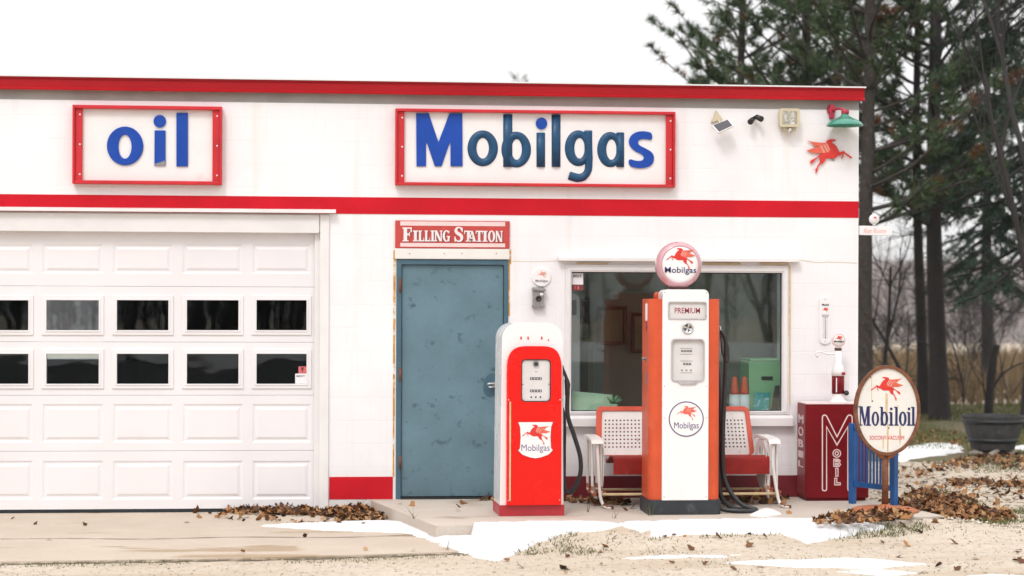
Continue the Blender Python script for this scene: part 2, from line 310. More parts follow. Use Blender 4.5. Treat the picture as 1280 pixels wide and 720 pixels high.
class MB:
    """collects shapes (in the coordinates of the thing) and links them as ONE mesh object"""
    def __init__(s, off=(0, 0, 0)): s.v = []; s.f = []; s.sm = []; s.off = Vector(off)
    def add(s, vs, fs, smooth=False):
        n = len(s.v); s.v += [tuple(Vector(p)-s.off) for p in vs]
        s.f += [tuple(i+n for i in f) for f in fs]; s.sm += [smooth]*len(fs); return s
    def box(s, x0, x1, y0, y1, z0, z1):
        return s.add([(x0, y0, z0), (x1, y0, z0), (x1, y1, z0), (x0, y1, z0), (x0, y0, z1), (x1, y0, z1), (x1, y1, z1), (x0, y1, z1)],
                     [(0, 3, 2, 1), (4, 5, 6, 7), (0, 1, 5, 4), (1, 2, 6, 5), (2, 3, 7, 6), (3, 0, 4, 7)])
    def hexa(s, a, b):        # two quads of four points each
        return s.add(list(a)+list(b), [(0, 3, 2, 1), (4, 5, 6, 7), (0, 1, 5, 4), (1, 2, 6, 5), (2, 3, 7, 6), (3, 0, 4, 7)])
    def plate(s, poly, y0, y1, holes=(), mp=None):     # outline in (x, z), from y0 (front) to y1
        mp = mp or (lambda a, b, d: (a, d, b))
        loops = [list(poly)]+[list(h) for h in holes]
        tris = tessellate_polygon([[Vector((a, b, 0)) for a, b in L] for L in loops])
        flat = [p for L in loops for p in L]; n = len(flat)
        vs = [mp(a, b, y0) for a, b in flat]+[mp(a, b, y1) for a, b in flat]
        fs = [tuple(t) for t in tris]+[tuple(i+n for i in reversed(t)) for t in tris]
        k = 0
        for L in loops:
            m = len(L)
            for i in range(m): a, b = k+i, k+(i+1) % m; fs.append((a, b, b+n, a+n))
            k += m
        return s.add(vs, fs)
    def prism(s, poly, z0, z1):                        # outline in (x, y), upright
        return s.plate(poly, z0, z1, (), lambda a, b, d: (a, b, d))
    def tube(s, P, r, n=8, cap=True):
        P = [Vector(p) for p in P]; R = r if hasattr(r, '__len__') else [r]*len(P)
        t0 = (P[1]-P[0]).normalized(); u = t0.orthogonal().normalized(); vs = []; fs = []
        for i, p in enumerate(P):
            t = (P[min(i+1, len(P)-1)]-P[max(i-1, 0)])
            t = t.normalized() if t.length > 1e-9 else t0
            u = (u-t*u.dot(t)); u = u.normalized() if u.length > 1e-6 else t.orthogonal().normalized()
            w = t.cross(u)
            for k in range(n):
                a = 2*PI*k/n; vs.append(p+(u*math.cos(a)+w*math.sin(a))*R[i])
        for i in range(len(P)-1):
            for k in range(n):
                a = i*n+k; b = i*n+(k+1) % n; fs.append((a, b, b+n, a+n))
        s.add(vs, fs, True)
        if cap: s.add(vs[:n], [tuple(range(n-1, -1, -1))]); s.add(vs[-n:], [tuple(range(n))])
        return s
    def lathe(s, prof, c, axis='Z', n=32, smooth=True):  # profile of (radius, height along the axis)
        c = Vector(c); vs = []; fs = []
        for r, h in prof:
            for k in range(n):
                a = 2*PI*k/n; x, y = r*math.cos(a), r*math.sin(a)
                vs.append(c+(Vector((x, y, h)) if axis == 'Z' else Vector((x, h, y)) if axis == 'Y' else Vector((h, x, y))))
        for i in range(len(prof)-1):
            for k in range(n):
                a = i*n+k; b = i*n+(k+1) % n; fs.append((a, b, b+n, a+n))
        s.add(vs, fs, smooth)
        if prof[0][0] > 1e-6: s.add(vs[:n], [tuple(range(n))])
        if prof[-1][0] > 1e-6: s.add(vs[-n:], [tuple(range(n))])
        return s
    def ring_half(s, co, ro, ci, ri, y, d, n=56, m=8):   # embossed ring: rounded ridge between two ellipses
        vs = []; fs = []
        for k in range(n):
            a = 2*PI*k/n; o = Vector((co[0]+ro[0]*math.cos(a), co[1]+ro[1]*math.sin(a))); i = Vector((ci[0]+ri[0]*math.cos(a), ci[1]+ri[1]*math.sin(a)))
            for j in range(m+1):
                t = j/m; q = i.lerp(o, t); vs.append((q.x, y-d*math.sin(PI*t)**0.6, q.y))
        for k in range(n):
            for j in range(m):
                a = k*(m+1)+j; b = ((k+1) % n)*(m+1)+j; fs.append((a, a+1, b+1, b))
        return s.add(vs, fs, True)
    def ridge(s, path, wid, y, d, m=8):                  # embossed stroke along a path in (x, z)
        P = [Vector(p) for p in path]; Wd = wid if hasattr(wid, '__len__') else [wid]*len(P); vs = []; fs = []
        for i, p in enumerate(P):
            t = (P[min(i+1, len(P)-1)]-P[max(i-1, 0)]).normalized(); nn = Vector((-t.y, t.x))
            for j in range(m+1):
                q = p+nn*Wd[i]*(j/m-0.5); vs.append((q.x, y-d*math.sin(PI*j/m)**0.6, q.y))
        for i in range(len(P)-1):
            for j in range(m): a = i*(m+1)+j; fs.append((a, a+1, a+m+2, a+m+1))
        s.add(vs, fs, True)
        s.add(vs[:m+1], [tuple(range(m+1))]); s.add(vs[-m-1:], [tuple(range(m, -1, -1))]); return s
    def line(s, path, w, y, d, closed=False):            # flat painted stroke in (x, z)
        P = [Vector(p) for p in path]; n = len(P); L = []; Rr = []
        for i in range(n):
            a = P[(i-1) % n] if closed or i > 0 else P[i]; b = P[(i+1) % n] if closed or i < n-1 else P[i]
            t1 = (P[i]-a); t2 = (b-P[i]); t1 = t1.normalized() if t1.length > 1e-9 else t2.normalized(); t2 = t2.normalized() if t2.length > 1e-9 else t1
            t = (t1+t2); t = t.normalized() if t.length > 1e-6 else t1
            nn = Vector((-t.y, t.x)); k = min(1/max(0.35, nn.dot(Vector((-t1.y, t1.x)))), 2.2)
            L.append(P[i]+nn*w*0.5*k); Rr.append(P[i]-nn*w*0.5*k)
        vs = [(q.x, y, q.y) for q in L]+[(q.x, y, q.y) for q in Rr]; fs = []
        vs += [(q.x, y+d, q.y) for q in L]+[(q.x, y+d, q.y) for q in Rr]
        for i in range(n if closed else n-1):
            j = (i+1) % n; fs += [(i, j, n+j, n+i), (2*n+i, 2*n+j, j, i), (n+i, n+j, 3*n+j, 3*n+i)]
        return s.add(vs, fs)
    def build(s, name, mat, parent=None, bevel=0.0, seg=2, angle=35, normals=True):
        me = bpy.data.meshes.new(name); me.from_pydata(s.v, [], s.f)
        me.polygons.foreach_set('use_smooth', s.sm)
        if normals:
            bm = bmesh.new(); bm.from_mesh(me); bmesh.ops.remove_doubles(bm, verts=bm.verts, dist=1e-6)
            bmesh.ops.recalc_face_normals(bm, faces=bm.faces); bm.to_mesh(me); bm.free()
        me.materials.append(M[mat] if isinstance(mat, str) else mat)
        o = bpy.data.objects.new(name, me); COL.objects.link(o)
        if parent is not None: o.parent = parent
        if bevel:
            md = o.modifiers.new('bevel', 'BEVEL'); md.width = bevel; md.segments = seg; md.limit_method = 'ANGLE'; md.angle_limit = math.radians(angle)
            md.harden_normals = False
            me.polygons.foreach_set('use_smooth', [True]*len(me.polygons))
            wn = o.modifiers.new('shade', 'WEIGHTED_NORMAL'); wn.keep_sharp = True
        return o

def text_mesh(s, bold=0.0):
    c = bpy.data.curves.new('t', 'FONT'); c.body = s; c.size = 1; c.offset = bold; c.resolution_u = 3; c.fill_mode = 'FRONT'
    o = bpy.data.objects.new('t', c); COL.objects.link(o)
    dg = bpy.context.evaluated_depsgraph_get(); dg.update()
    me = bpy.data.meshes.new_from_object(o.evaluated_get(dg))
    vs = [v.co.copy() for v in me.vertices]; fs = [tuple(p.vertices) for p in me.polygons]
    bpy.data.objects.remove(o); bpy.data.curves.remove(c); bpy.data.meshes.remove(me)
    return vs, fs
def put_text(mb, s, x0, x1, z0, z1, y, bold=0.02, d=0.0012, mp=None):
    """lettering fitted into a rectangle, d thick, facing -y"""
    vs, fs = text_mesh(s, bold)
    ax, bx = min(v.x for v in vs), max(v.x for v in vs); az, bz = min(v.y for v in vs), max(v.y for v in vs)
    mp = mp or (lambda a, b, c: (a, c, b))
    Q = [((v.x-ax)/(bx-ax)*(x1-x0)+x0, (v.y-az)/(bz-az)*(z1-z0)+z0) for v in vs]; n = len(Q)
    edges = {}
    for f in fs:
        for i in range(len(f)):
            a, b = f[i], f[(i+1) % len(f)]; edges[(a, b)] = edges.get((a, b), 0)+1
    side = [(a, b, b+n, a+n) for (a, b) in edges if (b, a) not in edges]
    return mb.add([mp(a, b, y) for a, b in Q]+[mp(a, b, y+d) for a, b in Q], fs+side)

# the red flying horse emblem, traced once: outline in units of its own width, facing right
def _u(P): return [((x-480)/760, (390-y)/760) for x, y in P]
PEG_BODY = _u([(590,122),(578,148),(535,156),(522,176),(562,195),(602,238),(636,300),(650,330),(690,318),(714,302),(748,333),(862,412),(850,432),(738,352),(718,344),(720,385),(692,442),(680,436),(704,380),(700,360),(655,384),(620,392),(590,420),(540,434),(470,430),(427,434),(406,480),(372,518),(340,526),(312,552),(294,582),(290,612),(270,668),(250,664),(264,628),(244,634),(256,604),(275,588),(290,545),(324,505),(330,450),(318,405),(252,452),(216,500),(182,524),(160,506),(180,464),(230,438),(290,404),(335,365),(380,350),(430,342),(470,325),(440,280),(424,200),(428,160),(452,130),(500,118)])
PEG_WING1 = _u([(120,148),(200,164),(330,176),(425,180),(470,240),(430,262),(330,222),(250,240),(222,216),(182,182)])
PEG_WING2 = _u([(98,308),(200,274),(322,230),(420,216),(490,300),(470,334),(400,346),(330,350),(200,346),(150,326)])
PEG_STREAK = [_u([(325,225),(350,225),(412,338),(385,342)]), _u([(375,205),(398,205),(470,318),(445,330)]), _u([(420,190),(440,186),(492,290),(480,305)])]
def pegasus(parent, cx, cz, w, y, face=-1, d=0.002, off=(0, 0, 0), name='emblem', mp=None, streaks=True, mats=('peg_red', 'peg_light', 'peg_pink')):
    T = lambda P, fl=face: [(cx+fl*a*w, cz+b*w) for a, b in P]
    a = MB(off).plate(T(PEG_BODY), y, y+d, (), mp); o = a.build(name, mats[0], parent)
    b = MB(off); b.plate(T(PEG_WING1), y-0.0006, y+d, (), mp); b.plate(T(PEG_WING2), y-0.0012, y+d, (), mp); b.build('wing', mats[1], o)
    if streaks:
        c = MB(off)
        for i, s_ in enumerate(PEG_STREAK): c.plate(T(s_), y-0.0018-0.0003*i, y+d, (), mp)
        c.build('feather_band', mats[2], o)
    return o
# ------------------------------------------------------------------ setting: ground, apron, slab
def struct(mb, name, mat): o = mb.build(name, mat); return tag(o, kind='structure')
SLAB = 0.128
g = MB(); NX = 60
def gz(x, y): return 0.0
g.add([(-380, -200, 0), (380, -200, 0), (380, 400, 0), (-380, 400, 0)], [(0, 1, 2, 3)]); struct(g, 'ground', 'ground')
def sheet(pts, z): return MB().add([(x, y, z) for x, y in pts], [tuple(range(len(pts)))])
def ragged(P, amp=0.08, n=8, seed=1):
    rnd = random.Random(seed); Q = []
    for i in range(len(P)):
        a, b = Vector(P[i]), Vector(P[(i+1) % len(P)])
        for k in range(n):
            q = a.lerp(b, k/n); Q.append((q.x+rnd.uniform(-amp, amp), q.y+rnd.uniform(-amp, amp)))
    return Q
def tess_sheet(P, z):
    t = tessellate_polygon([[Vector((x, y, 0)) for x, y in P]])
    return MB().add([(x, y, z) for x, y in P], [tuple(i) for i in t])
ax, ay = G(0, 704); bx_, by_ = G(300, 699.5); cx_, cy_ = G(610, 690.5); dx_, dy_ = G(548, 659)
slabL0 = W(463, 624, 0)[0]
APRON = [(-7.5, 0.30), (-7.5, ay-0.15), (ax, ay), (bx_, by_), (cx_, cy_), (dx_+0.12, dy_), (slabL0+0.05, -0.02), (slabL0, 0.30)]
a = MB(); a.prism(APRON, -0.1, 0.016); o = a.build('driveway', 'apron', None, 0.008); tag(o, kind='structure')
SLABP = [(slabL0, -0.001), G(545, 656.5, SLAB), G(640, 654, SLAB), G(830, 652, SLAB), G(1000, 649.5, SLAB), G(1178, 644, SLAB), G(1120, 630, SLAB), (4.62, -0.001)]
s = MB(); s.prism(SLABP, -0.1, SLAB); o = s.build('walkway', 'slab', None, 0.012); tag(o, kind='structure')
def ground_line(name, pts, wd, z, mat):
    P = smooth_path([G(u, v, z)+(z,) for u, v in pts], 6); rnd = random.Random(len(pts)); vs = []; fs = []
    for i, p in enumerate(P):
        w_ = wd*rnd.uniform(.4, 1.3); vs += [(p.x, p.y-w_, z), (p.x+rnd.uniform(-.01, .01), p.y+w_, z)]
    for i in range(len(P)-1): fs.append((2*i, 2*i+2, 2*i+3, 2*i+1))
    return tag(MB().add(vs, fs).build(name, mat), kind='structure')
ground_line('driveway_crack', [(0, 673.5), (90, 672.8), (180, 673.5), (300, 671), (420, 671.5), (520, 668)], .010, 0.020, 'joint')
ground_line('driveway_edge', [(0, 705), (120, 702.6), (240, 700.5), (360, 698.5), (480, 695), (600, 690.5)], .055, 0.0045, 'damp_soil')
lawn = ragged([(4.9, 5.6), (7.0, 5.0), (9.0, 4.7), (14, 4.9), (40, 5), (40, 18), (-40, 18), (-40, 8.5), (4.7, 8.5)], 0.35, 10, 3)
struct(tess_sheet(lawn, 0.005), 'lawn', 'lawn')
struct(MB().add([(-300, -43, 0.008), (300, -43, 0.008), (300, -20.5, 0.008), (-300, -20.5, 0.008)], [(0, 1, 2, 3)]), 'road', 'asphalt')
# rising brushy hill behind
h = MB(); nx, ny = 60, 14; vs = []
for j in range(ny):
    for i in range(nx):
        x = -370+740*i/(nx-1); y = 46+260*j/(ny-1); t = j/(ny-1)
        vs.append((x, y, -0.3+9.0*t*t*(3-2*t)+0.5*math.sin(x*0.03+j)*t))
h.add(vs, [(j*nx+i, j*nx+i+1, (j+1)*nx+i+1, (j+1)*nx+i) for j in range(ny-1) for i in range(nx-1)], True); struct(h, 'hill', 'hill')

# ------------------------------------------------------------------ the building
BX0, BX1, BY1, BH = -6.2, W(1073, 300, 0)[0], 7.4, 3.62
BL = ((BX0+BX1)/2, 3.7, 0.0)
bld = thing('filling_station', 'low white painted block filling station with red fascia, red band and flat roof', 'building', BL)
def bb(): return MB(BL)
def rectW(u0, v0, u1, v1, y=0.0):
    um, vm = (u0+u1)/2, (v0+v1)/2
    return W(u0, vm, y)[0], W(u1, vm, y)[0], W(um, v1, y)[1], W(um, v0, y)[1]   # x0 x1 z0 z1
def R4(r): x0, x1, z0, z1 = r; return [(x0, z0), (x1, z0), (x1, z1), (x0, z1)]
gx1 = W(401, 450)[0]; gz1 = W(200, 288)[1]; GX0 = -5.15
GAR = (GX0, gx1, 0.0, gz1)
dr = rectW(495, 324, 635, 624); DOR = (dr[0], dr[1], SLAB, dr[3])
WIN = rectW(706, 331, 987, 518)
w = bb()
T = 0.2
w.plate([(BX0, -0.05), (BX1, -0.05), (BX1, BH), (BX0, BH)], 0.0, T, [R4((GAR[0], GAR[1], 0.0, GAR[3])), R4(DOR), R4(WIN)])
SW = (0.45, 2.35, 0.60, 2.50)  # unseen opening added in the right wall to brighten the office
w.plate([(T+0.001, -0.05), (BY1, -0.05), (BY1, BH), (T+0.001, BH)], BX1-T, BX1, [R4(SW)], lambda a, b, d: (d, a, b)); w.box(BX0, BX0+T, T+0.001, BY1, -0.05, BH)
rear = W(58, 420, BY1)[0]-0.08, W(128, 420, BY1)[0]+0.05, 1.15, 2.15
w.plate([(BX0+T+.001, -0.05), (BX1-T-.001, -0.05), (BX1-T-.001, BH), (BX0+T+.001, BH)], BY1-T, BY1, [R4(rear)])
PX = 0.16
w.box(PX-0.06, PX+0.06, T+0.001, BY1-T-0.001, -0.05, BH-0.001)
w.build('wall', 'wall', bld)
r = bb(); r.box(BX0, BX1, 0.002, BY1, BH+0.001, BH+0.12); r.build('roof', 'roof', bld)
# rooms
def lining(x0, x1, y0, y1, z0, z1, floor):
    e = bb(); e.add([(x0, y1, z0), (x1, y1, z0), (x1, y1, z1), (x0, y1, z1)], [(0, 1, 2, 3)])
    e.add([(x0, y0, z0), (x0, y1, z0), (x0, y1, z1), (x0, y0, z1)], [(0, 1, 2, 3)])
    e.plate([(y0, z0), (y1, z0), (y1, z1), (y0, z1)], x1, x1+.005, [R4(SW)], lambda a, b, d: (d, a, b))
    e.add([(x0, y0, z1), (x1, y0, z1), (x1, y1, z1), (x0, y1, z1)], [(0, 1, 2, 3)]); return e
lining(PX+0.07, BX1-T-0.01, T+0.01, 2.5, 0.0, 2.75, 0).build('panelling', 'room_wall', bld)
f_ = bb(); f_.box(PX+0.07, BX1-T-0.01, T+0.01, 2.5, 0.02, SLAB); f_.build('office_floor', 'room_floor', bld)
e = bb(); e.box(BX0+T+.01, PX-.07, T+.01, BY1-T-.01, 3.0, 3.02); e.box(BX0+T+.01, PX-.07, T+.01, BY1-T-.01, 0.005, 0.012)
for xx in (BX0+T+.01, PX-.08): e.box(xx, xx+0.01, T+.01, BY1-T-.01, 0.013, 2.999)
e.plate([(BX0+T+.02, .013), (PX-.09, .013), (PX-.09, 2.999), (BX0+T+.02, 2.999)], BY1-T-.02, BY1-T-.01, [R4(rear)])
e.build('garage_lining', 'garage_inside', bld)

# fascia: sheet metal cap, proud of the wall, with a drip lip
fy = -0.042
fz1 = W(540, 103.0, fy)[1]; fz0 = W(540, 118.5, fy)[1]; fxR = W(1080.5, 115, fy)[0]
prof = [(0.05, fz1+0.0), (fy-0.012, fz1), (fy-0.012, fz1-0.012), (fy, fz1-0.014), (fy, fz0+0.026), (fy-0.026, fz0+0.006), (fy-0.024, fz0-0.004), (fy+0.014, fz0+0.002), (-0.003, fz0+0.004)]
f = bb(); f.plate([(a_, b_) for a_, b_ in prof], BX0-0.05, fxR, (), lambda a, b, d: (d, a, b))
f.box(fxR-0.10, fxR, 0.051, BY1+0.05, fz0+0.006, fz1); f.box(BX0-0.05, fxR-0.101, BY1-0.05, BY1+0.05, fz0+0.006, fz1)
f.build('fascia', 'red_fascia', bld)
cp = bb(); cp.box(BX0-0.06, fxR+0.012, fy-0.022, 0.12, fz1+0.002, fz1+0.014); cp.build('coping', 'white_trim', bld)
for k in range(8):                       # joints of the fascia sheets
    pass
# painted bands (paint skin 3 mm proud of the block)
z1 = W(540, 247.2)[1]; z0 = W(540, 268.2)[1]
b = bb(); b.box(BX0-0.003, BX1-0.0, -0.004, -0.0005, z0, z1); b.build('band', 'red_band', bld)
b = bb()
def bandbox(u0, u1, vt, vb):
    x0, x1, zz0, zz1 = rectW(u0, vt, u1, vb); b.box(x0, x1, -0.004, -0.0005, max(zz0, SLAB+0.002), zz1)
x0, x1, zz0, zz1 = rectW(411.5, 596, 491, 624); b.box(x0, x1, -0.004, -0.0005, zz0, zz1); b.build('base_band', 'red_band', bld)
b = bb(); x0 = W(640, 600)[0]; zz1 = W(780, 595)[1]; b.box(x0, BX1, -0.004, -0.0005, SLAB+0.002, zz1)
b.build('base_band', 'dark_red', bld)

# garage door -------------------------------------------------------
gy = 0.07
gdoor = bb()
gdx0, gdx1 = GX0+0.01, W(393.5, 450, gy)[0]; gdz1 = W(200, 289, gy)[1]; gdz0 = W(200, 636.0, gy)[1]; print('GDZ0', gdz0)
cols = [(-30, 36), (58, 124), (146, 211), (233.5, 298.5), (320.5, 383.5)]
pit = 87.0
allcols = [(-30-pit*k, 36-pit*k) for k in (1, 2, 3)][::-1]+cols
holes = []; win_px = []; pan = []
for (u0, u1) in allcols:
    for (v0, v1) in ((375, 413), (442, 480)): win_px.append(rectW(u0, v0, u1, v1, gy))
    for (v0, v1) in ((305, 342), (505, 553), (576, 624)): pan.append(rectW(u0-5, v0, u1+5, v1, gy))
def inset(r, d): return (r[0]+d, r[1]-d, r[2]+d, r[3]-d)
seam_v = (358, 427.5, 494, 563.5)
zs = [gdz0]+sorted(W(200, v, gy)[1] for v in seam_v)+[gdz1]
allh = [(r_, 'w') for r_ in win_px]+[(r_, 'p') for r_ in pan]
for i in range(5):
    z_a, z_b = zs[i]+(0.0014 if i else 0), zs[i+1]-(0.0014 if i < 4 else 0)
    hs = [R4(inset(r_, 0.0)) for r_, k in allh if r_[2] > z_a and r_[3] < z_b and r_[0] > gdx0+0.01 and r_[1] < gdx1]
    gdoor.plate([(gdx0, z_a), (gdx1, z_a), (gdx1, z_b), (gdx0, z_b)], gy, gy+0.04, hs)
for r_ in pan:                             # pressed raised panels
    if r_[0] < gdx0+0.01: continue
    L = [(inset(r_, d), y) for d, y in ((0.0, gy), (0.014, gy+0.007), (0.026, gy+0.0075), (0.048, gy-0.001))]
    vs = []; fs = []
    for q, y in L: vs += [(q[0], y, q[2]), (q[1], y, q[2]), (q[1], y, q[3]), (q[0], y, q[3])]
    for i in range(3):
        for k in range(4): a_, c_ = i*4+k, i*4+(k+1) % 4; fs.append((a_, c_, c_+4, a_+4))
    fs.append((12, 13, 14, 15)); gdoor.add(vs, fs)
gd = gdoor.build('garage_door', 'garage', bld)
for r_ in win_px:
    if r_[0] < gdx0+0.01: continue
    fr = bb(); o_ = inset(r_, -0.040); i_ = inset(r_, 0.001)
    fr.plate(R4(o_), gy-0.012, gy+0.030, [R4(i_)]); m_ = inset(r_, -0.012); fr.plate(R4(m_), gy-0.018, gy-0.0125, [R4(inset(r_, 0.002))])
    fr.build('window_frame', 'garage', gd, 0.003)
    pn = bb(); pn.box(i_[0], i_[1], gy+0.012, gy+0.015, i_[2], i_[3]); pn.build('pane', 'garage_glass', gd)
sl = bb(); sl.box(gdx0, gdx1, gy+0.003, gy+0.05, 0.018, gdz0-0.001); sl.build('seal', 'seal', gd)
x0 = W(400.5, 450)[0]; x1 = W(411, 450)[0]; tz = W(400, 268.5)[1]
for q in ((x0-0.006, x1, -0.020, -0.0005, 0.02, tz), (GX0-0.07, GX0+0.006, -0.020, -0.0005, 0.02, tz), (gdx1-0.004, gx1-0.003, 0.035, 0.062, 0.02, gz1-0.004)):
    tr = bb(); tr.box(*q); tr.build('door_trim', 'white_trim', bld, 0.004)
hd = bb(); hx1 = W(399, 280)[0]
hd.box(GX0-0.07, hx1, -0.022, -0.0006, gz1-0.015, tz-0.001); hd.build('header_board', 'white_trim', bld, 0.004)
fl = bb(); x1 = W(420, 262)[0]; za = W(200, 260.0)[1]; zb = W(200, 265.4)[1]
fl.hexa([(GX0-.1, -0.005, za-0.006), (x1, -0.005, za-0.006), (x1, -0.005, za), (GX0-.1, -0.005, za)], [(GX0-.1, -0.075, zb), (x1, -0.075, zb), (x1, -0.075, zb+0.028), (GX0-.1, -0.075, zb+0.028)])
fl.build('flashing', 'white_trim', bld, 0.002)

# entrance door ------------------------------------------------------
fr = bb(); x0, x1, z0, z1 = DOR
di = rectW(501.5, 331, 629.5, 623, 0.0)
fr.plate([(x0+.001, SLAB+.001), (di[0], SLAB+.001), (di[0], di[3]), (di[1], di[3]), (di[1], SLAB+.001), (x1-.001, SLAB+.001), (x1-.001, z1-.001), (x0+.001, z1-.001)], -0.012, 0.12)
fr.build('door_frame', 'door_frame', bld, 0.003)
d_ = bb(); d_.box(di[0]+0.004, di[1]-0.004, 0.018, 0.062, SLAB+0.022, di[3]-0.004); door = d_.build('door', 'door', bld, 0.002)
th = bb(); th.box(di[0], di[1], -0.03, 0.10, SLAB+.001, SLAB+0.014); th.build('threshold', 'dark_metal', door)
for v in (357, 468, 578):
    hx, hz = W(498.5, v); k = bb(); k.lathe([(0.0, -0.062), (0.011, -0.058), (0.011, 0.058), (0.0, 0.062)], (hx+0.012, -0.016, hz), 'Z', 10)
    k.box(hx+0.012, hx+0.04, -0.0145, -0.012, hz-0.055, hz+0.055) if False else None
    k.build('hinge', 'rusty', door)
hx, hz = W(616, 481); k = bb()
k.lathe([(0.0, 0), (0.030, 0.002), (0.030, -0.010), (0.012, -0.014), (0.011, -0.05), (0.0, -0.052)], (hx+0.02, 0.017, hz), 'Y', 16)
k.tube([(hx+0.02, -0.032, hz+0.012), (hx-0.03, -0.036, hz+0.012), (hx-0.055, -0.034, hz+0.006)], [0.010, 0.009, 0.008], 8)
k.tube([(hx+0.02, -0.030, hz-0.018), (hx-0.02, -0.034, hz-0.020), (hx-0.045, -0.033, hz-0.018)], [0.008, 0.008, 0.006], 8)
k.build('handle', 'chrome', door)
st = bb(); st.plate(chaikin([(hx-0.085, hz-0.10), (hx+0.03, hz-0.12), (hx+0.05, hz+0.09), (hx-0.02, hz+0.11), (hx-0.08, hz+0.05)], 2), 0.0165, 0.0172)
st.build('grime', 'door_frame', door)
fl = bb(); x0, x1, z0, z1 = rectW(493.5, 311, 636.5, 324)
fl.box(x0, x1, -0.028, -0.0007, z0, z1); fl.build('lintel_strip', 'cream_trim', bld, 0.004)
for u in (512, 555, 577, 620):
    nl = bb(); q = W(u, 317); nl.lathe([(0.006, -0.0285), (0.004, -0.031), (0, -0.031)], (q[0], 0, q[1]), 'Y', 8); nl.build('nail', 'grey_metal', bld)
for (u0, v0, u1, v1) in ((491.6, 313, 494.4, 404), (491.2, 404, 493.6, 520), (490.9, 520, 492.8, 596), (636, 312, 639, 330), (635.6, 330, 637.4, 395)):
    x0, x1, z0, z1 = rectW(u0, v0, u1, v1); ye = bb(); ye.box(x0, x1, -0.003, -0.0004, z0, z1); ye.build('paint_edge', 'yellow_stain', bld)

# shop window ---------------------------------------------------------
x0, x1, z0, z1 = WIN; gl = rectW(714, 340.5, 977.5, 514)
fr = bb(); fr.plate(R4(inset(WIN, 0.001)), -0.012, 0.09, [R4(gl)]); fr.plate(R4(inset(WIN, 0.022)), -0.020, -0.0125, [R4(inset(gl, -0.012))])
win = fr.build('window', 'white_trim', bld, 0.003)
pn = bb(); pn.box(gl[0]-0.004, gl[1]+0.004, 0.040, 0.044, gl[2]-0.004, gl[3]+0.004); pn.build('pane', 'glass', win)
gk = bb(); gk.plate(R4(inset(gl, -0.004)), 0.030, 0.0395, [R4(inset(gl, 0.008))]); gk.build('gasket', 'seal', win)
si = bb(); q0, q1, q2, q3 = rectW(701, 519, 990, 532)
si.hexa([(q0, -0.0006, q2), (q1, -0.0006, q2), (q1, -0.0006, q3), (q0, -0.0006, q3)], [(q0, -0.07, q2-0.004), (q1, -0.07, q2-0.004), (q1, -0.07, q3-0.022), (q0, -0.07, q3-0.022)])
si.build('sill', 'white_trim', win, 0.004)
fl = bb(); q0, q1, q2, q3 = rectW(697, 320, 998, 327)
fl.hexa([(q0, -0.0006, q2+0.004), (q1, -0.0006, q2+0.004), (q1, -0.0006, q3), (q0, -0.0006, q3)], [(q0, -0.075, q2), (q1, -0.075, q2), (q1, -0.075, q2+0.03), (q0, -0.075, q2+0.03)])
fl.build('flashing', 'white_trim', win, 0.002)
for (u0, v0, u1, v1) in ((985.6, 332, 987.6, 420), (986, 420, 987.2, 505), (880, 328.5, 925, 331), (950, 328.5, 985, 331), (720, 328.6, 760, 330)):
    a0, a1, c0, c1 = rectW(u0, v0, u1, v1); ru = bb(); ru.box(a0, a1, -0.0215, -0.0125, c0, c1); ru.build('rust_edge', 'streak', win)
sw = bb(); sw.plate(R4(inset(SW, .001)), BX1-.10, BX1+.012, [R4(inset(SW, .06))], lambda a, b, d: (d, a, b)); sw = sw.build('added_light_window', 'white_trim', bld, .003)  # invented window, out of view, added to let daylight onto the pictures
sp_ = bb(); sp_.plate(R4(inset(SW, .055)), BX1-.06, BX1-.056, (), lambda a, b, d: (d, a, b)); sp_.build('pane', 'glass', sw)
# crack line and mortar repairs on the wall to the right of the window
ck = bb()
pts = [W(u, v) for u, v in ((998, 325), (1012, 327), (1024, 328.5), (1034, 327.5), (1050, 328), (1072, 329))]
ck.line(pts, 0.006, -0.0012, 0.001); ck.build('crack', 'beige', bld); ck = bb(); ck.line([W(u, v) for u, v in ((640, 326.5), (668, 327), (697, 326))], 0.005, -0.0012, 0.001)
ck.build('crack', 'beige', bld)

# ------------------------------------------------------------------ signs on the facade
def sign_box(name, label, u0, v0, u1, v1, rail, bar):
    x0, x1, z0, z1 = rectW(u0, v0, u1, v1, -0.05)
    L = ((x0+x1)/2, 0.0, z0); t = thing(name, label, 'sign', L)
    p = MB(L); p.box(x0+0.004, x1-0.004, -0.030, -0.003, z0+0.004, z1-0.004); p.build('panel', 'panel', t)
    f = MB(L); yb = -0.085
    f.box(x0, x0+0.020, yb, -0.002, z0, z1); f.box(x1-0.020, x1, yb, -0.002, z0, z1)
    f.box(x0+0.0205, x1-0.0205, yb, -0.002, z1-bar, z1); f.box(x0+0.0205, x1-0.0205, yb, -0.002, z0, z0+bar)
    fo = f.build('frame', 'sign_red', t, 0.003)
    for xa, xb in ((x0+0.021, x0+rail), (x1-rail, x1-0.021)):
        r_ = MB(L); r_.box(xa, xb, -0.062, -0.031, z0+bar+0.001, z1-bar-0.001); ro = r_.build('side_rail', 'sign_red', t, 0.003)
        for k in (0.12, 0.5, 0.88):
            sc = MB(L); sc.lathe([(0.009, -0.0625), (0.007, -0.066), (0, -0.067)], ((xa+xb)/2+0.01, 0, z0+(z1-z0)*k), 'Y', 8); sc.build('screw', 'paper', ro)
    return t, L
def pz(zx, zy, ox, oy, k): return ox+zx/k, oy+zy/k          # enlarged crop back to photo pixels
LY = -0.031                                                 # face of the sign panel
t, L = sign_box('oil_sign', 'white sign reading oil in flat blue letters in a red frame over the garage door', 91, 132.5, 277.5, 230.5, 0.082, 0.030)
K = 6.4
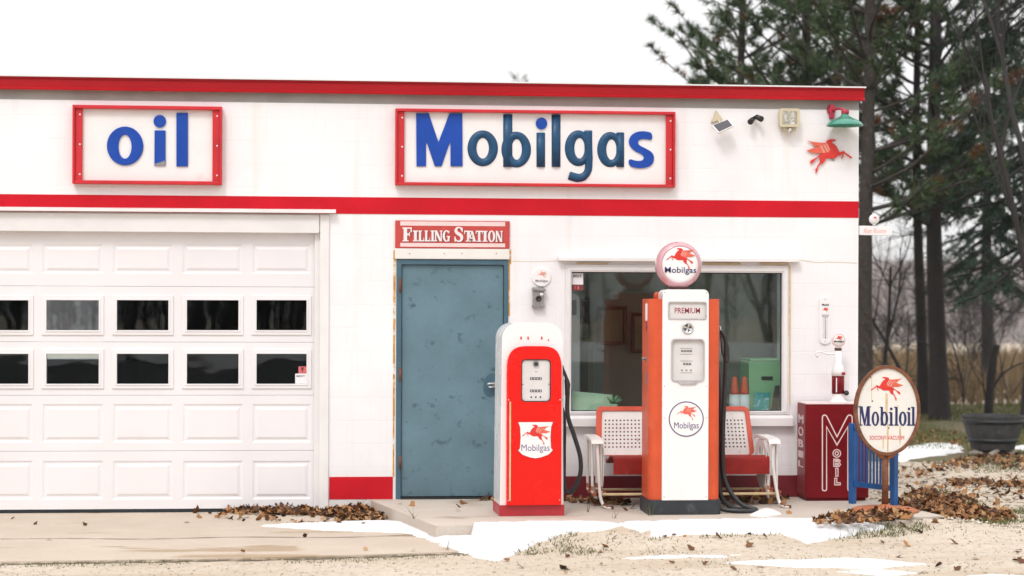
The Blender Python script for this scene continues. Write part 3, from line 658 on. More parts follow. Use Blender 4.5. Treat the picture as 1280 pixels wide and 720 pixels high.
def P1(x, y): return W(85+x/K, 130+y/K, LY)
def Ell1(x, y, rx, ry, n=48):
    c = P1(x, y); s_ = 1/K/2400*16.9; return ell(c[0], c[1], rx*s_, ry*s_, n)
m_ = MB(L); m_.plate(Ell1(458, 336, 142, 153), LY-0.014, LY-0.0005, [Ell1(457, 342, 51, 95)]); m_.build('letter', 'blue', t, 0.002)
m_ = MB(L); m_.plate([P1(692, 494), P1(781, 492), P1(781, 212), P1(694, 212)], LY-0.014, LY-0.0005); m_.plate(Ell1(735, 139, 49, 50, 32), LY-0.014, LY-0.0005); io = m_.build('letter', 'blue', t, 0.002)
m_ = MB(L); m_.plate([P1(692, 493.5), P1(781, 491.5), P1(775, 452), P1(735, 468), P1(700, 478)], LY-0.0147, LY-0.0135); m_.build('chipped_patch', 'grey_metal', io)
m_ = MB(L); m_.plate([P1(868, 500), P1(960, 500), P1(960, 72), P1(868, 72)], LY-0.014, LY-0.0005); m_.build('letter', 'blue', t, 0.002)

t, L = sign_box('gas_sign', 'long white sign reading Mobilgas in bright blue and embossed teal letters, framed in red', 494, 138, 843.5, 233, 0.080, 0.026)
K = 6.544
def P2(x, y): return W(490+x/K, 130+y/K, LY)
S2 = 1/K/2400*17.05
def P2c(P): return [P2(x, y) for x, y in P]
def letter(mb, mat): return mb.build('letter', mat, t, 0.002 if mat == 'blue' else 0)
m_ = MB(L); m_.plate(P2c([(197, 77), (300, 77), (380, 312), (470, 77), (575, 77), (577, 510), (478, 510), (478, 320), (471, 320), (405, 510), (350, 510), (285, 318), (278, 318), (278, 510), (200, 510)][::-1]), LY-0.012, LY-0.0005); letter(m_, 'blue')
def ringE(mb, x, y, ro, xi, yi, ri, d=0.030): mb.ring_half(P2(x, y), (ro[0]*S2, ro[1]*S2), P2(xi, yi), (ri[0]*S2, ri[1]*S2), LY-0.001, d*0.62)
def bar(mb, x, y0, y1, w_, d=0.032): mb.ridge([P2(x, y0), P2(x, (y0+y1)/2), P2(x, y1)], w_*S2, LY-0.001, d*0.62)
m_ = MB(L); ringE(m_, 742, 363, (125, 147), 742, 362, (50, 84)); letter(m_, 'teal')
m_ = MB(L); bar(m_, 947, 86, 515, 76); ringE(m_, 1016, 373, (122, 147), 1020, 372, (42, 84)); letter(m_, 'teal')
X2 = 180*K
m_ = MB(L); bar(m_, X2+39, 235, 515, 72); io = letter(m_, 'teal')
m_ = MB(L); m_.plate([(P2(X2+44, 160)[0]+47*S2*math.cos(a_*PI/20), P2(X2+44, 160)[1]+48*S2*math.sin(a_*PI/20)) for a_ in range(40)], LY-0.012, LY-0.0005); letter(m_, 'blue')
m_ = MB(L); bar(m_, X2+164, 88, 515, 74); letter(m_, 'teal')
m_ = MB(L); ringE(m_, X2+346, 362, (112, 147), X2+356, 362, (42, 84))
gp = smooth_path([P2(X2+x, y)+(0,) for x, y in ((427, 218), (428, 340), (432, 470), (425, 545), (390, 592), (340, 604), (268, 585))], 5)
m_.ridge([(p.x, p.y) for p in gp], [66*S2]*10+[62*S2]*5+[60*S2]*5+[66*S2]*5+[70*S2]*5+[64*S2], LY-0.0015, 0.0205); letter(m_, 'teal')
m_ = MB(L); ringE(m_, X2+607, 373, (108, 145), X2+617, 373, (42, 84)); bar(m_, X2+689, 234, 516, 66, 0.033); letter(m_, 'teal')
sp = [(948, 240), (950, 298), (900, 287), (850, 288), (828, 312), (843, 340), (900, 366), (950, 396), (967, 440), (955, 490), (915, 518), (860, 527), (800, 521), (760, 505), (756, 446), (815, 466), (866, 466), (886, 440), (868, 412), (810, 388), (768, 350), (755, 305), (775, 256), (820, 229), (870, 222), (915, 228)]
m_ = MB(L); m_.plate(chaikin(P2c([(X2+x, y) for x, y in sp]), 2)[::-1], LY-0.012, LY-0.0005); letter(m_, 'blue')

# board over the door: FILLING STATION in slab serif capitals, first letters taller
x0, x1, z0, z1 = rectW(494, 276, 637, 310.5, -0.02); L = ((x0+x1)/2, 0, z0)
t = thing('door_sign', 'small red board reading FILLING STATION in white serif capitals above the blue door', 'sign', L)
m_ = MB(L); m_.box(x0, x1, -0.022, -0.001, z0, z1); m_.build('board', 'board_red', t, 0.003)
K = 8.258
def P3(x, y): return W(490+x/K, 270+y/K, -0.023)
for ya, yb in ((62, 98), (284, 316)):
    a_, b_ = P3(85, yb), P3(1168, ya); m_ = MB(L); m_.box(a_[0], b_[0], -0.0235, -0.0222, a_[1], b_[1]); m_.build('border_line', 'pink_line', t)
GLY = {  # pieces in a unit box, x to the right, y up
 'F': [[(.12,0),(.5,0),(.5,1),(.12,1)], [(0,0),(.66,0),(.66,.09),(0,.09)], [(0,.9),(1,.9),(1,1),(0,1)], [(.86,.66),(1,.66),(1,.95),(.86,.95)], [(.45,.44),(.76,.44),(.76,.56),(.45,.56)], [(.70,.36),(.80,.36),(.80,.66),(.70,.66)]],
 'I': [[(.22,0),(.78,0),(.78,1),(.22,1)], [(0,0),(1,0),(1,.1),(0,.1)], [(0,.9),(1,.9),(1,1),(0,1)]],
 'L': [[(.10,0),(.48,0),(.48,1),(.10,1)], [(0,0),(1,0),(1,.12),(0,.12)], [(0,.9),(.6,.9),(.6,1),(0,1)], [(.86,.05),(1,.05),(1,.36),(.90,.36)]],
 'N': [[(.06,0),(.24,0),(.24,1),(.06,1)], [(.80,0),(.96,0),(.96,1),(.80,1)], [(0.02,1),(.34,1),(.96,0),(.66,0)], [(0,0),(.34,0),(.34,.1),(0,.1)], [(.68,.9),(1.04,.9),(1.04,1),(.68,1)]],
 'A': [[(.02,0),(.18,0),(.58,1),(.44,1)], [(.42,1),(.60,1),(.98,0),(.62,0)], [(.22,.26),(.74,.26),(.74,.37),(.26,.37)], [(-.05,0),(.28,0),(.28,.09),(-.05,.09)], [(.55,0),(1.05,0),(1.05,.09),(.55,.09)]],
 'T': [[(.33,0),(.67,0),(.67,1),(.33,1)], [(0,.88),(1,.88),(1,1),(0,1)], [(.18,0),(.82,0),(.82,.09),(.18,.09)], [(0,.7),(.09,.7),(.12,.95),(0,.95)], [(.91,.7),(1,.7),(1,.95),(.88,.95)]],
}
def arcpts(cx, cy, rx, ry, a0, a1, n=14): return [(cx+rx*math.cos(math.radians(a0+(a1-a0)*k/n)), cy+ry*math.sin(math.radians(a0+(a1-a0)*k/n))) for k in range(n+1)]
GLY['O'] = [('ring', ell(.5, .5, .5, .52, 32), ell(.5, .5, .20, .42, 32))]
GLY['G'] = [arcpts(.5, .5, .5, .52, 42, 345)+arcpts(.52, .5, .22, .41, 345, 42), [(.55,.40),(1,.40),(1,.50),(.55,.50)], [(.68,.02),(.92,.02),(.92,.45),(.68,.45)], [(.80,.70),(.90,.70),(.90,1),(.80,.95)]]
GLY['S'] = [chaikin([(.92,.98),(.82,.94),(.55,1.03),(.25,1.0),(.04,.82),(.06,.62),(.30,.47),(.62,.36),(.70,.22),(.58,.09),(.38,.08),(.20,.20),(.14,.36),(.04,.36),(.04,.0),(.14,.0),(.20,.05),(.50,-.03),(.80,.02),(.99,.20),(.96,.43),(.74,.57),(.42,.68),(.32,.79),(.42,.92),(.58,.92),(.74,.83),(.82,.66),(.92,.66)], 1)]
def glyph(mb, ch, x0, x1, z0, z1, y, d=0.0010):
    for i, pc in enumerate(GLY[ch]):
        T_ = lambda P: [(x0+(x1-x0)*a, z0+(z1-z0)*b) for a, b in P]
        if pc[0] == 'ring': mb.plate(T_(pc[1]), y-0.0002*i, y+d, [T_(pc[2])])
        else: mb.plate(T_(pc), y-0.0002*i, y+d)
FS = [('F', 108, 205, 118, 262), ('I', 215, 268, 150, 262), ('L', 272, 332, 150, 262), ('L', 336, 394, 150, 262), ('I', 398, 440, 150, 262), ('N', 438, 518, 150, 262), ('G', 522, 600, 148, 264),
      ('S', 640, 738, 114, 266), ('T', 744, 834, 152, 264), ('A', 786, 868, 152, 264), ('T', 864, 936, 152, 266), ('I', 936, 986, 154, 266), ('O', 990, 1066, 152, 268), ('N', 1068, 1140, 154, 268)]
for ch, xa, xb, ya, yb in FS:
    a_, b_ = P3(xa, yb), P3(xb, ya); dx = 9/K/2400*17
    m_ = MB(L); glyph(m_, ch, a_[0], b_[0], a_[1], b_[1], -0.0262, 0.002); lo = m_.build('letter', 'white_line', t)
    m_ = MB(L); glyph(m_, ch, a_[0]+dx, b_[0]+dx, a_[1]-dx*0.7, b_[1]-dx*0.7, -0.0234, 0.001); m_.build('letter_shadow', 'shadow_ink', lo)

# red horse emblem on the wall
cx, cz = W(1036.6, 194.8, -0.02); L = (cx, 0, cz-0.2)
t = thing('horse_emblem', 'red winged horse emblem fixed flat on the white wall near the roof corner', 'emblem', L)
pegasus(t, cx, cz, 58.2/2400*17.3, -0.022, 1, 0.010, L, 'horse')
for dx, dz in ((-0.02, 0.02), (0.04, -0.03)): m_ = MB(L); m_.lathe([(0.012, -0.012), (0.012, -0.0005)], (cx+dx, 0, cz+dz), 'Y', 10); m_.build('standoff', 'grey_metal', t)

# ------------------------------------------------------------------ lights and gadgets along the top of the wall
x, z = W(891, 152, -0.05); L = (x, 0, z)
t = thing('solar_light', 'small tilted solar panel on a pale bracket high on the white wall', 'solar panel', L)
m_ = MB(L); x1, z1 = W(897, 141, -0.03); m_.plate([W(889, 153, -.03), W(903, 150, -.03), W(895, 138, -.03)], -0.055, -0.0005); m_.build('bracket', 'beige', t, 0.004)
A_, B_, C_, D_ = [W(u, v, yy) for u, v, yy in ((889.6, 156.5, -.10), (910.5, 148.5, -.10), (917.3, 157, -.17), (898, 166, -.17))]
q = [(A_[0], -.10, A_[1]), (B_[0], -.10, B_[1]), (C_[0], -.17, C_[1]), (D_[0], -.17, D_[1])]
nrm = (Vector(q[1])-Vector(q[0])).cross(Vector(q[3])-Vector(q[0])).normalized()
if nrm.y > 0: nrm = -nrm
m_ = MB(L); m_.hexa([tuple(Vector(p)-nrm*0.018) for p in q], q); po = m_.build('panel', 'white_trim', t, 0.004)
cen = sum((Vector(p) for p in q), Vector())/4
m_ = MB(L); q2 = [cen+(Vector(p)-cen)*0.86+nrm*0.002 for p in q]; m_.hexa([p-nrm*0.003 for p in q2], q2); m_.build('cells', 'solar', po)
m_ = MB(L); m_.tube([(x1, -0.05, z1-0.06), (cen.x, cen.y+0.03, cen.z)], 0.012, 8); m_.build('arm', 'beige', t)

x, z = W(943, 147, -0.05); L = (x, 0, z)
t = thing('twin_spotlight', 'pair of tiny dark spotlight heads on the white wall beside the beige floodlight', 'light', L)
m_ = MB(L); m_.lathe([(0.028, -0.0005), (0.028, -0.012), (0.008, -0.016), (0.008, -0.06)], (x, 0, z), 'Y', 14); m_.build('base', 'white_trim', t)
for u, v, dx in ((940.5, 149.5, -0.35), (946, 146, 0.45)):
    px_, pz_ = W(u, v, -0.07); m_ = MB(L)
    m_.tube([(x, -0.05, z), (px_, -0.06, pz_), (px_+dx*0.08, -0.11, pz_-0.025)], [0.014, 0.022, 0.027], 12); m_.build('head', 'dark_metal', t)

x, z = W(986, 160, -0.05); L = (x, 0, z)
t = thing('floodlight', 'square aged beige floodlight with ribbed glass lens under the fascia', 'light', L)
a_ = rectW(975, 136.5, 998.5, 158, -0.10)
m_ = MB(L); m_.plate(rrect(*a_, 0.02), -0.10, -0.03); m_.plate(rrect(*inset(a_, -0.006), 0.02), -0.112, -0.1005, [rrect(*inset(a_, 0.018), 0.012)])
m_.build('housing', 'beige', t, 0.005)
m_ = MB(L); m_.plate(rrect(*inset(a_, 0.019), 0.012), -0.111, -0.1006); m_.build('lens', 'lens', t, 0.004)
m_ = MB(L); q = rectW(980, 155, 995, 164, -0.08); m_.plate(rrect(*q, 0.012), -0.085, -0.0005); bs = m_.build('base', 'beige', t, 0.006)
q = W(987.5, 162, -0.09); m_ = MB(L); m_.lathe([(0.022, 0.01), (0.022, -0.022), (0.016, -0.028), (0, -0.028)], (q[0], -0.09, q[1]), 'Z', 14); m_.build('photocell', 'lens', bs)

x, z = W(1040, 142, -0.02); L = (x, 0, z)
t = thing('gooseneck_lamp', 'green enamel dish lamp on a short red arm at the building corner', 'lamp', L)
m_ = MB(L); q = W(1038.5, 138, 0); m_.lathe([(0.040, -0.0005), (0.040, -0.02), (0.026, -0.045), (0.0, -0.05)], (q[0], 0, q[1]), 'Y', 14)
m_.box(q[0]-0.02, q[0]+0.02, -0.05, -0.0005, q[1]-0.075, q[1]+0.05); m_.build('wall_bracket', 'lamp_red', t, 0.004)
e_ = W(1056.5, 139, -0.16)
m_ = MB(L); m_.tube(smooth_path([(q[0], -0.04, q[1]-0.005), (q[0]+0.05, -0.12, q[1]+0.005), (e_[0], -0.16, e_[1]-0.004)], 5), 0.012, 10); m_.build('arm', 'lamp_red', t)
m_ = MB(L); m_.lathe([(0.0, 0.032), (0.034, 0.03), (0.036, 0.0), (0.030, -0.014), (0, -0.014)], (e_[0], -0.16, e_[1]-0.015), 'Z', 18); m_.build('cap', 'lamp_red', t)
m_ = MB(L); m_.lathe([(0.030, 0.0), (0.036, -0.018), (0.07, -0.036), (0.115, -0.055), (0.150, -0.078), (0.164, -0.100), (0.167, -0.108), (0.161, -0.106), (0.145, -0.080), (0.11, -0.060), (0.05, -0.035), (0.0, -0.03)], (e_[0]-0.003, -0.16, e_[1]-0.024), 'Z', 36); m_.build('shade', 'green_shade', t)

# projecting sign at the corner, with a small globe on top
x0, x1, z0, z1 = rectW(1073.5, 282.3, 1114.5, 294.5, 0.05); L = (x0, 0.05, z0)
t = thing('corner_sign', 'small white board with red script and tiny globe sticking out past the corner', 'sign', L)
m_ = MB(L); m_.plate([(x0, z0+0.005), (x0+0.9*(x1-x0), z0), (x1, z0+0.004), (x1, z1-0.002), (x0, z1)], 0.035, 0.06); m_.build('board', 'paper', t, 0.003)
m_ = MB(L); sh = lambda a, b, d: (a+(b-z0)*0.35, d, b)
put_text(m_, 'Rest Rooms', x0+0.030, x0+0.235, z0+0.022, z1-0.024, 0.034, 0.0, 0.001, sh); m_.build('lettering', 'peg_pink', t)
q = W(1092.5, 274, 0.05); m_ = MB(L)
m_.lathe([(0, -0.022), (0.040, -0.020), (0.046, -0.010), (0.046, 0.010), (0.040, 0.020), (0, 0.022)], (q[0], 0.047, q[1]), 'Y', 24)
m_.lathe([(0.020, -0.056), (0.014, -0.05), (0.014, -0.040)], (q[0], 0.047, q[1]), 'Z', 12); m_.lathe([(0.016, 0.040), (0.018, 0.055), (0.0, 0.057)], (q[0], 0.047, q[1]), 'Z', 12)
go = m_.build('globe', 'paper', t)
pegasus(go, q[0], q[1]+0.010, 0.040, 0.0235, -1, 0.001, L, 'emblem', None, False)

# thermometer
x0, x1, z0, z1 = rectW(1024.5, 371, 1039, 430, -0.02); L = ((x0+x1)/2, 0, z0)
t = thing('thermometer', 'tall narrow white thermometer plate with a red horse hanging on the wall', 'thermometer', L)
m_ = MB(L); m_.plate(rrect(x0, x1, z0, z1, (x1-x0)*0.42, 8), -0.016, -0.001); m_.build('plate', 'paper', t, 0.004)
cx = (x0+x1)/2; hgt = z1-z0
m_ = MB(L); put_text(m_, 'Mobil', cx-0.031, cx+0.031, z1-0.082, z1-0.062, -0.0175, 0.03)
m_.build('lettering', 'ink', t)
pegasus(t, cx, z1-0.118, 0.062, -0.0176, -1, 0.001, L, 'emblem', None, False)
m_ = MB(L)
for k, (c0, wd) in enumerate(((z1-0.165, .034), (z1-0.180, .030))): m_.box(cx-wd, cx+wd, -0.0175, -0.0165, c0-0.003, c0+0.003)
for k in range(11):
    zz = z0+0.058+k*0.0175; m_.box(cx-0.022, cx-0.010, -0.0175, -0.0165, zz-0.0014, zz+0.0014); m_.box(cx+0.010, cx+0.022, -0.0175, -0.0165, zz-0.0014, zz+0.0014)
m_.build('scale', 'ink_grey', t)
m_ = MB(L); m_.tube([(cx, -0.018, z0+0.05), (cx, -0.018, z0+0.24)], 0.0026, 8); m_.build('tube', 'ink_grey', t)
for zz in (z0+0.022, z1-0.022): m_ = MB(L); m_.lathe([(0.005, -0.0162), (0.004, -0.018), (0, -0.018)], (cx, 0, zz), 'Y', 8); m_.build('screw', 'grey_metal', t)

# small round plate and grey box beside the door
cx, cz = W(677, 346.5, -0.01); L = (cx, 0, cz-0.085)
t = thing('round_plate', 'small faded white round plate with red horse on the wall right of the door', 'sign', L)
m_ = MB(L); m_.lathe([(0.085, -0.0005), (0.085, -0.010), (0.080, -0.014), (0, -0.015)], (cx, 0, cz), 'Y', 40, False); m_.build('plate', 'panel', t)
pegasus(t, cx+0.003, cz+0.022, 0.085, -0.0165, -1, 0.001, L, 'emblem', None, False, ('peg_pink', 'peg_pink', 'peg_pink'))
m_ = MB(L); put_text(m_, 'Mobilgas', cx-0.056, cx+0.056, cz-0.048, cz-0.022, -0.0165, 0.01); m_.build('lettering', 'ink_grey', t)
x0, x1, z0, z1 = rectW(665.5, 359, 680.5, 384.5, -0.04); L = ((x0+x1)/2, 0, z0)
t = thing('wall_box', 'small grey cast metal box under the faded round plate', 'box', L)
m_ = MB(L); m_.plate(rrect(x0+.006, x1-.006, z0+.006, z1-.02, 0.012), -0.055, -0.0005); m_.plate(rrect(x0-.001, x1-.002, z0, z0+.022, .006), -0.06, -0.0006); m_.build('body', 'grey_metal', t, 0.004)
m_ = MB(L); m_.hexa([(x0, -0.0007, z1-0.028), (x1, -0.0007, z1-.028), (x1, -0.0007, z1), (x0, -0.0007, z1)], [(x0, -0.072, z1-.030), (x1+0.012, -.072, z1-.034), (x1+.012, -.072, z1-.018), (x0, -.072, z1-.012)]); m_.build('lid', 'grey_metal', t, 0.003)
m_ = MB(L); m_.lathe([(0.026, -0.0555), (0.026, -0.064), (0.016, -0.066), (0.012, -0.060), (0, -0.060)], ((x0+x1)/2, 0, (z0+z1)/2-0.01), 'Y', 18); m_.build('dial', 'dark_metal', t)
m_ = MB(L); m_.box((x0+x1)/2+0.012, x1-0.012, -0.062, -0.0552, z1-0.072, z1-0.052); m_.build('coin_slot', 'paper', t)

# stickers
def sticker(label, u0, v0, u1, v1, y, txt, um, vm):
    x0, x1, z0, z1 = rectW(u0, v0, u1, v1, y); L = ((x0+x1)/2, y, z0); t = thing('sticker', label, 'sticker', L)
    zm = z0+(z1-z0)*vm
    m_ = MB(L); 
    if txt == 'up':
        m_.box(x0, x1, y-0.001, y-0.0002, z0, zm); m_.build('notice', 'paper', t)
        m_ = MB(L); m_.box(x0+(x1-x0)*0.28, x1, y-0.001, y-0.0002, zm+.0005, z1); q = m_.build('red_label', 'sticker_red', t)
        m_ = MB(L); c = x0+(x1-x0)*0.62; m_.plate([(c-0.014, z1-0.008), (c, zm+0.006), (c+0.014, z1-0.008)], y-0.0018, y-0.0011); m_.build('mark', 'shadow_ink', q)
        ta, tb = zm-0.030, zm-0.014
    else:
        m_.box(x0, x1, y-0.001, y-0.0002, zm, z1); m_.build('notice', 'paper', t)
        m_ = MB(L); m_.box(x0, x1-0.004, y-0.001, y-0.0002, z0, zm-.0005); q = m_.build('red_label', 'sticker_dark', t)
        m_ = MB(L); m_.box(x0+0.025, x0+0.032, y-0.0018, y-0.0011, z0+.012, zm-.012); m_.box(x0+0.05, x0+0.064, y-0.0018, y-0.0011, z0+.010, zm-.014); m_.build('mark', 'sticker_red', q)
        ta, tb = z1-0.036, z1-0.014
    m_ = MB(L); put_text(m_, 'BEST', x0+0.012, x1-0.014, ta, tb, y-0.0016, 0.02, 0.0005); m_.build('lettering', 'navy', t)
sticker('red and white stickers in the lower corner of a garage door window', 369, 458, 383.5, 479.5, gy+0.011, 'up', 0, 0.58)
sticker('white notice over a dark red label in the upper corner of the shop window', 714.8, 341.5, 729, 363, 0.0385, 'dn', 0, 0.34)
# ------------------------------------------------------------------ red fuel pump (own coordinates: x right, front at -y)
px_, py_ = G(664, 645, SLAB); dep = 0.42; rz = math.radians(2.5)
t = thing('fuel_pump', 'shorter red and white fuel pump with a shield emblem beside the blue door', 'fuel pump', (px_-0.004, py_+dep/2+0.01, SLAB), rz)
S = 15.5/2400; UC = 664
def lx(u): return (u-UC)*S
def lz(v): return (645-v)*S
FR = -dep/2
m_ = MB(); m_.plate(rrect(-0.268, 0.268, 0.0, 0.088, 0.004, 2), FR-0.012, dep/2+0.004, (), lambda a, b, d: (a, d, b)); m_.build('base', 'pump_base_red', t, 0.03, 3)
out = rrect(-0.25, 0.25, 0.089, lz(401), 0.13, 10); out = out[:22]+[(-0.262, 0.089), (0.262, 0.089)]
m_ = MB(); m_.plate(out, FR, dep/2); body = m_.build('body', 'pump_white', t, 0.035, 4)
cxp = 0.012
sg_ = lambda c, e: math.copysign(abs(c)**e, c)
pt = [(-0.225, 0.092), (0.225, 0.092)]+[(0.225*sg_(math.cos(PI*k/36), .48), lz(462)+(lz(430)-lz(462))*sg_(math.sin(PI*k/36), .78)) for k in range(37)]
pt = [(a+cxp, b) for a, b in pt]
dx0, dx1, dz0, dz1 = lx(649), lx(687), lz(500.5), lz(446.5)
m_ = MB(); m_.plate(pt, FR-0.045, FR+0.01, [rrect(dx0, dx1, dz0, dz1, 0.035, 6)]); door_ = m_.build('door_panel', 'pump_red', t, 0.022, 4)
m_ = MB(); m_.plate(rrect(dx0-.004, dx1+.004, dz0-.004, dz1+.004, 0.037), FR-0.030, FR-0.012); dial = m_.build('dial', 'dial', t, 0.004)
m_ = MB(); m_.plate(rrect(dx0-.006, dx1+.006, dz0-.006, dz1+.006, 0.038), FR-0.040, FR-0.0305, [rrect(dx0+.008, dx1-.008, dz0+.008, dz1-.008, 0.03)]); m_.build('rim', 'dark_metal', dial, 0.002)
cxd = (dx0+dx1)/2
def mark(par, mat, *q): m_ = MB(); m_.box(*q); return m_.build('mark', mat, par)
def wheels(par, mat, cx, cz, n, wd, ht, y):
    for k in range(n):
        a = cx+(k-(n-1)/2)*wd*1.18; m_ = MB(); m_.box(a-wd/2, a+wd/2, y, y+0.002, cz-ht/2, cz+ht/2); m_.build('counter_wheel', mat, par)
wheels(dial, 'ink', cxd, lz(471), 4, 0.021, 0.020, FR-0.0325); wheels(dial, 'ink', cxd, lz(486.5), 4, 0.021, 0.020, FR-0.0325)
for k in (-1, 0, 1): mark(dial, 'ink', cxd+k*0.038-0.006, cxd+k*0.038+0.006, FR-0.032, FR-0.030, lz(495.5), lz(493.5))
mark(dial, 'ink', cxd-0.004, cxd+0.004, FR-0.032, FR-0.030, lz(463), lz(462)); mark(dial, 'ink', dx0+.012, dx0+.020, FR-0.032, FR-0.030, lz(479), lz(477.8)); mark(dial, 'ink', dx1-.020, dx1-.012, FR-0.032, FR-0.030, lz(479), lz(477.8))
for v in (471, 486.5):
    m_ = MB()
    for k in range(4):
        a = cxd+(k-1.5)*0.021*1.18; m_.box(a-0.004, a+0.003, FR-0.0336, FR-0.0326, lz(v)-0.006, lz(v)+0.006)
    m_.build('numerals', 'paper', dial)
m_ = MB(); m_.plate(rrect(cxd-0.023, cxd+0.021, lz(455.5), lz(449), 0.014), FR-0.046, FR-0.0305); m_.build('sight_glass', 'grey_metal', dial, 0.004)
m_ = MB(); m_.plate([(cxd-.016, lz(454.5)), (cxd+.014, lz(454.5)), (cxd+.014, lz(450.5)), (cxd-.016, lz(450.5))], FR-0.0475, FR-0.0462); m_.build('sight_label', 'ink', dial)
sy = FR-0.046
c0 = (lx(645.5), lx(689.5)); c1 = (c0[0]+c0[1])/2; hw = (c0[1]-c0[0])/2
sh_ = [(-1, lz(526)), (1, lz(526)), (.90, lz(532)), (.86, lz(545)), (.90, lz(559)), (1, lz(561.5)), (.75, lz(567)), (.3, lz(570.5)), (0, lz(571.5)), (-.3, lz(570.5)), (-.75, lz(567)), (-1, lz(561.5)), (-.90, lz(559)), (-.86, lz(545)), (-.90, lz(532))]
m_ = MB(); m_.plate([(c1+a*hw, b) for a, b in sh_], sy-0.002, sy+0.0005); shield = m_.build('emblem_plate', 'face_white', t)
m_ = MB(); m_.line([(c1+a*hw, b) for a, b in sh_], 0.006, sy-0.0016, 0.001, True); m_.build('outline', 'wine_ink', shield)
pegasus(shield, c1+0.004, lz(542), 0.232, sy-0.003, -1, 0.001, (0, 0, 0), 'emblem', None, True, ('peg_red', 'peg_light', 'peg_pink'))
m_ = MB(); put_text(m_, 'Mobilgas', lx(649.5), lx(685.5), lz(565), lz(554), sy-0.003, -0.005, 0.001); m_.build('lettering', 'purple_ink', shield)
m_ = MB(); m_.plate(rrect(lx(634), lx(636), lz(625), lz(500), 0.004), sy-0.008, sy+0.0005); m_.build('trim_strip', 'rust_streak_trim' if 'rust_streak_trim' in M else 'streak', t, 0.002)
for u, v, rx, rz_ in ((649.5, 420, .007, .014), (658.5, 420, .007, .014), (676, 420, .007, .014), (684.5, 422.5, .007, .006)):
    m_ = MB(); m_.plate(ell(lx(u), lz(v), rx, rz_, 16), FR-0.003, FR+0.001); m_.build('vent', 'peg_red', t)
m_ = MB(); m_.box(-0.2535, -0.2505, -0.10, -0.05, lz(535), lz(502)); m_.build('side_label', 'pump_orange', t)
m_ = MB(); m_.box(-0.2535, -0.2505, -0.11, -0.04, lz(556), lz(538)); m_.build('side_label', 'paper', t)
m_ = MB(); m_.box(-0.2535, -0.2505, -0.10, -0.06, lz(498), lz(490)); m_.build('side_label', 'wine_ink', t)
for sx_, sz_ in ((-.20, .13), (.225, .13), (-.20, .95), (.225, .95)):
    m_ = MB(); m_.lathe([(.006, FR-.0452), (.005, FR-.048), (0, FR-.0485)], (sx_, 0, sz_), 'Y', 8); m_.build('screw', 'chrome', t)
# nozzle, its cradle, and the hose on the right side
xs = 0.252
m_ = MB(); m_.tube([(xs-.004, -0.02, lz(463)), (xs+0.03, -0.02, lz(463)), (xs+0.03, -0.02, lz(560)), (xs-.004, -0.02, lz(563))], 0.008, 8); m_.build('guard_rail', 'chrome', t)
m_ = MB(); m_.tube(smooth_path([(xs+0.02, -0.05, lz(455)), (xs+0.035, -0.05, lz(463)), (xs+0.06, -0.05, lz(475)), (xs+0.066, -0.05, lz(496))], 4), [0.010]*4+[0.014]*4+[0.022]*4+[0.018], 10)
m_.tube([(xs+0.05, -0.05, lz(466)), (xs+0.085, -0.05, lz(480)), (xs+0.068, -0.05, lz(496))], 0.007, 8); m_.build('nozzle', 'dark_metal', t)
m_ = MB(); m_.tube(smooth_path([(xs+0.066, -0.05, lz(495)), (xs+0.07, -0.045, lz(520)), (xs+0.125, -0.03, lz(545)), (xs+0.185, 0.0, lz(575)), (xs+0.185, 0.04, lz(600)), (xs+0.12, 0.08, lz(620)), (xs+0.065, 0.09, lz(612)), (xs+0.060, 0.09, lz(570)), (xs+0.055, 0.09, lz(520)), (xs-.01, 0.09, lz(500))], 8), 0.019, 10); m_.build('hose', 'rubber', t)

# ------------------------------------------------------------------ tall orange and white pump
px_, py_ = G(856, 643.5, SLAB); dep = 0.44; FR = -dep/2; UC = 856; S = 15.6/2400
t = thing('fuel_pump', 'tall orange and white fuel pump topped by a round globe before the window', 'fuel pump', (px_, py_+dep/2+0.012, SLAB))
def lz(v): return (643.5-v)*S
m_ = MB(); m_.prism(rrect(-0.308, 0.306, FR-0.014, dep/2+0.02, 0.05), 0.0, lz(625)); m_.build('base', 'pump_base_black', t, 0.008)
m_ = MB(); m_.prism(rrect(-0.297, 0.297, FR+0.010, dep/2, 0.065, 8), lz(625)+0.001, lz(370)); m_.build('body', 'pump_orange', t, 0.03, 4)
m_ = MB(); m_.plate(rrect(-0.20, 0.10, lz(372), lz(361), 0.03), 0.02, 0.18); m_.build('rear_hump', 'pump_orange', t, 0.02, 3)
hw = 0.192
wx0, wx1, wz0, wz1 = lx(834), lx(882), lz(395.5), lz(374)
qx0, qx1, qz0, qz1 = lx(838), lx(879.5), lz(474), lz(421)
fp = rrect(-hw, hw, lz(625)+0.001, lz(358), 0.045, 8); fp = fp[:18]+[(-hw, lz(625)+.001), (hw, lz(625)+.001)]
m_ = MB(); m_.plate(fp, FR-0.022, -0.02, [rrect(wx0, wx1, wz0, wz1, 0.015, 4), rrect(qx0, qx1, qz0, qz1, 0.03, 5)]); m_.build('front_panel', 'pump_white', t, 0.014, 3)
m_ = MB(); m_.plate(rrect(wx0-.003, wx1+.003, wz0-.003, wz1+.003, 0.015), FR-0.012, FR+0.02); ad = m_.build('grade_panel', 'dial', t, 0.003)
m_ = MB(); m_.plate(rrect(wx0-.004, wx1+.004, wz0-.004, wz1+.004, 0.016), FR-0.028, FR-0.0225, [rrect(wx0+.004, wx1-.004, wz0+.004, wz1-.004, 0.012)]); m_.build('rim', 'dial_frame', ad, 0.002)
m_ = MB(); put_text(m_, 'PREMIUM', lx(842), lx(874.5), lz(388.3), lz(381.2), FR-0.0135, 0.005, 0.001); m_.build('lettering', 'wine_ink', ad)
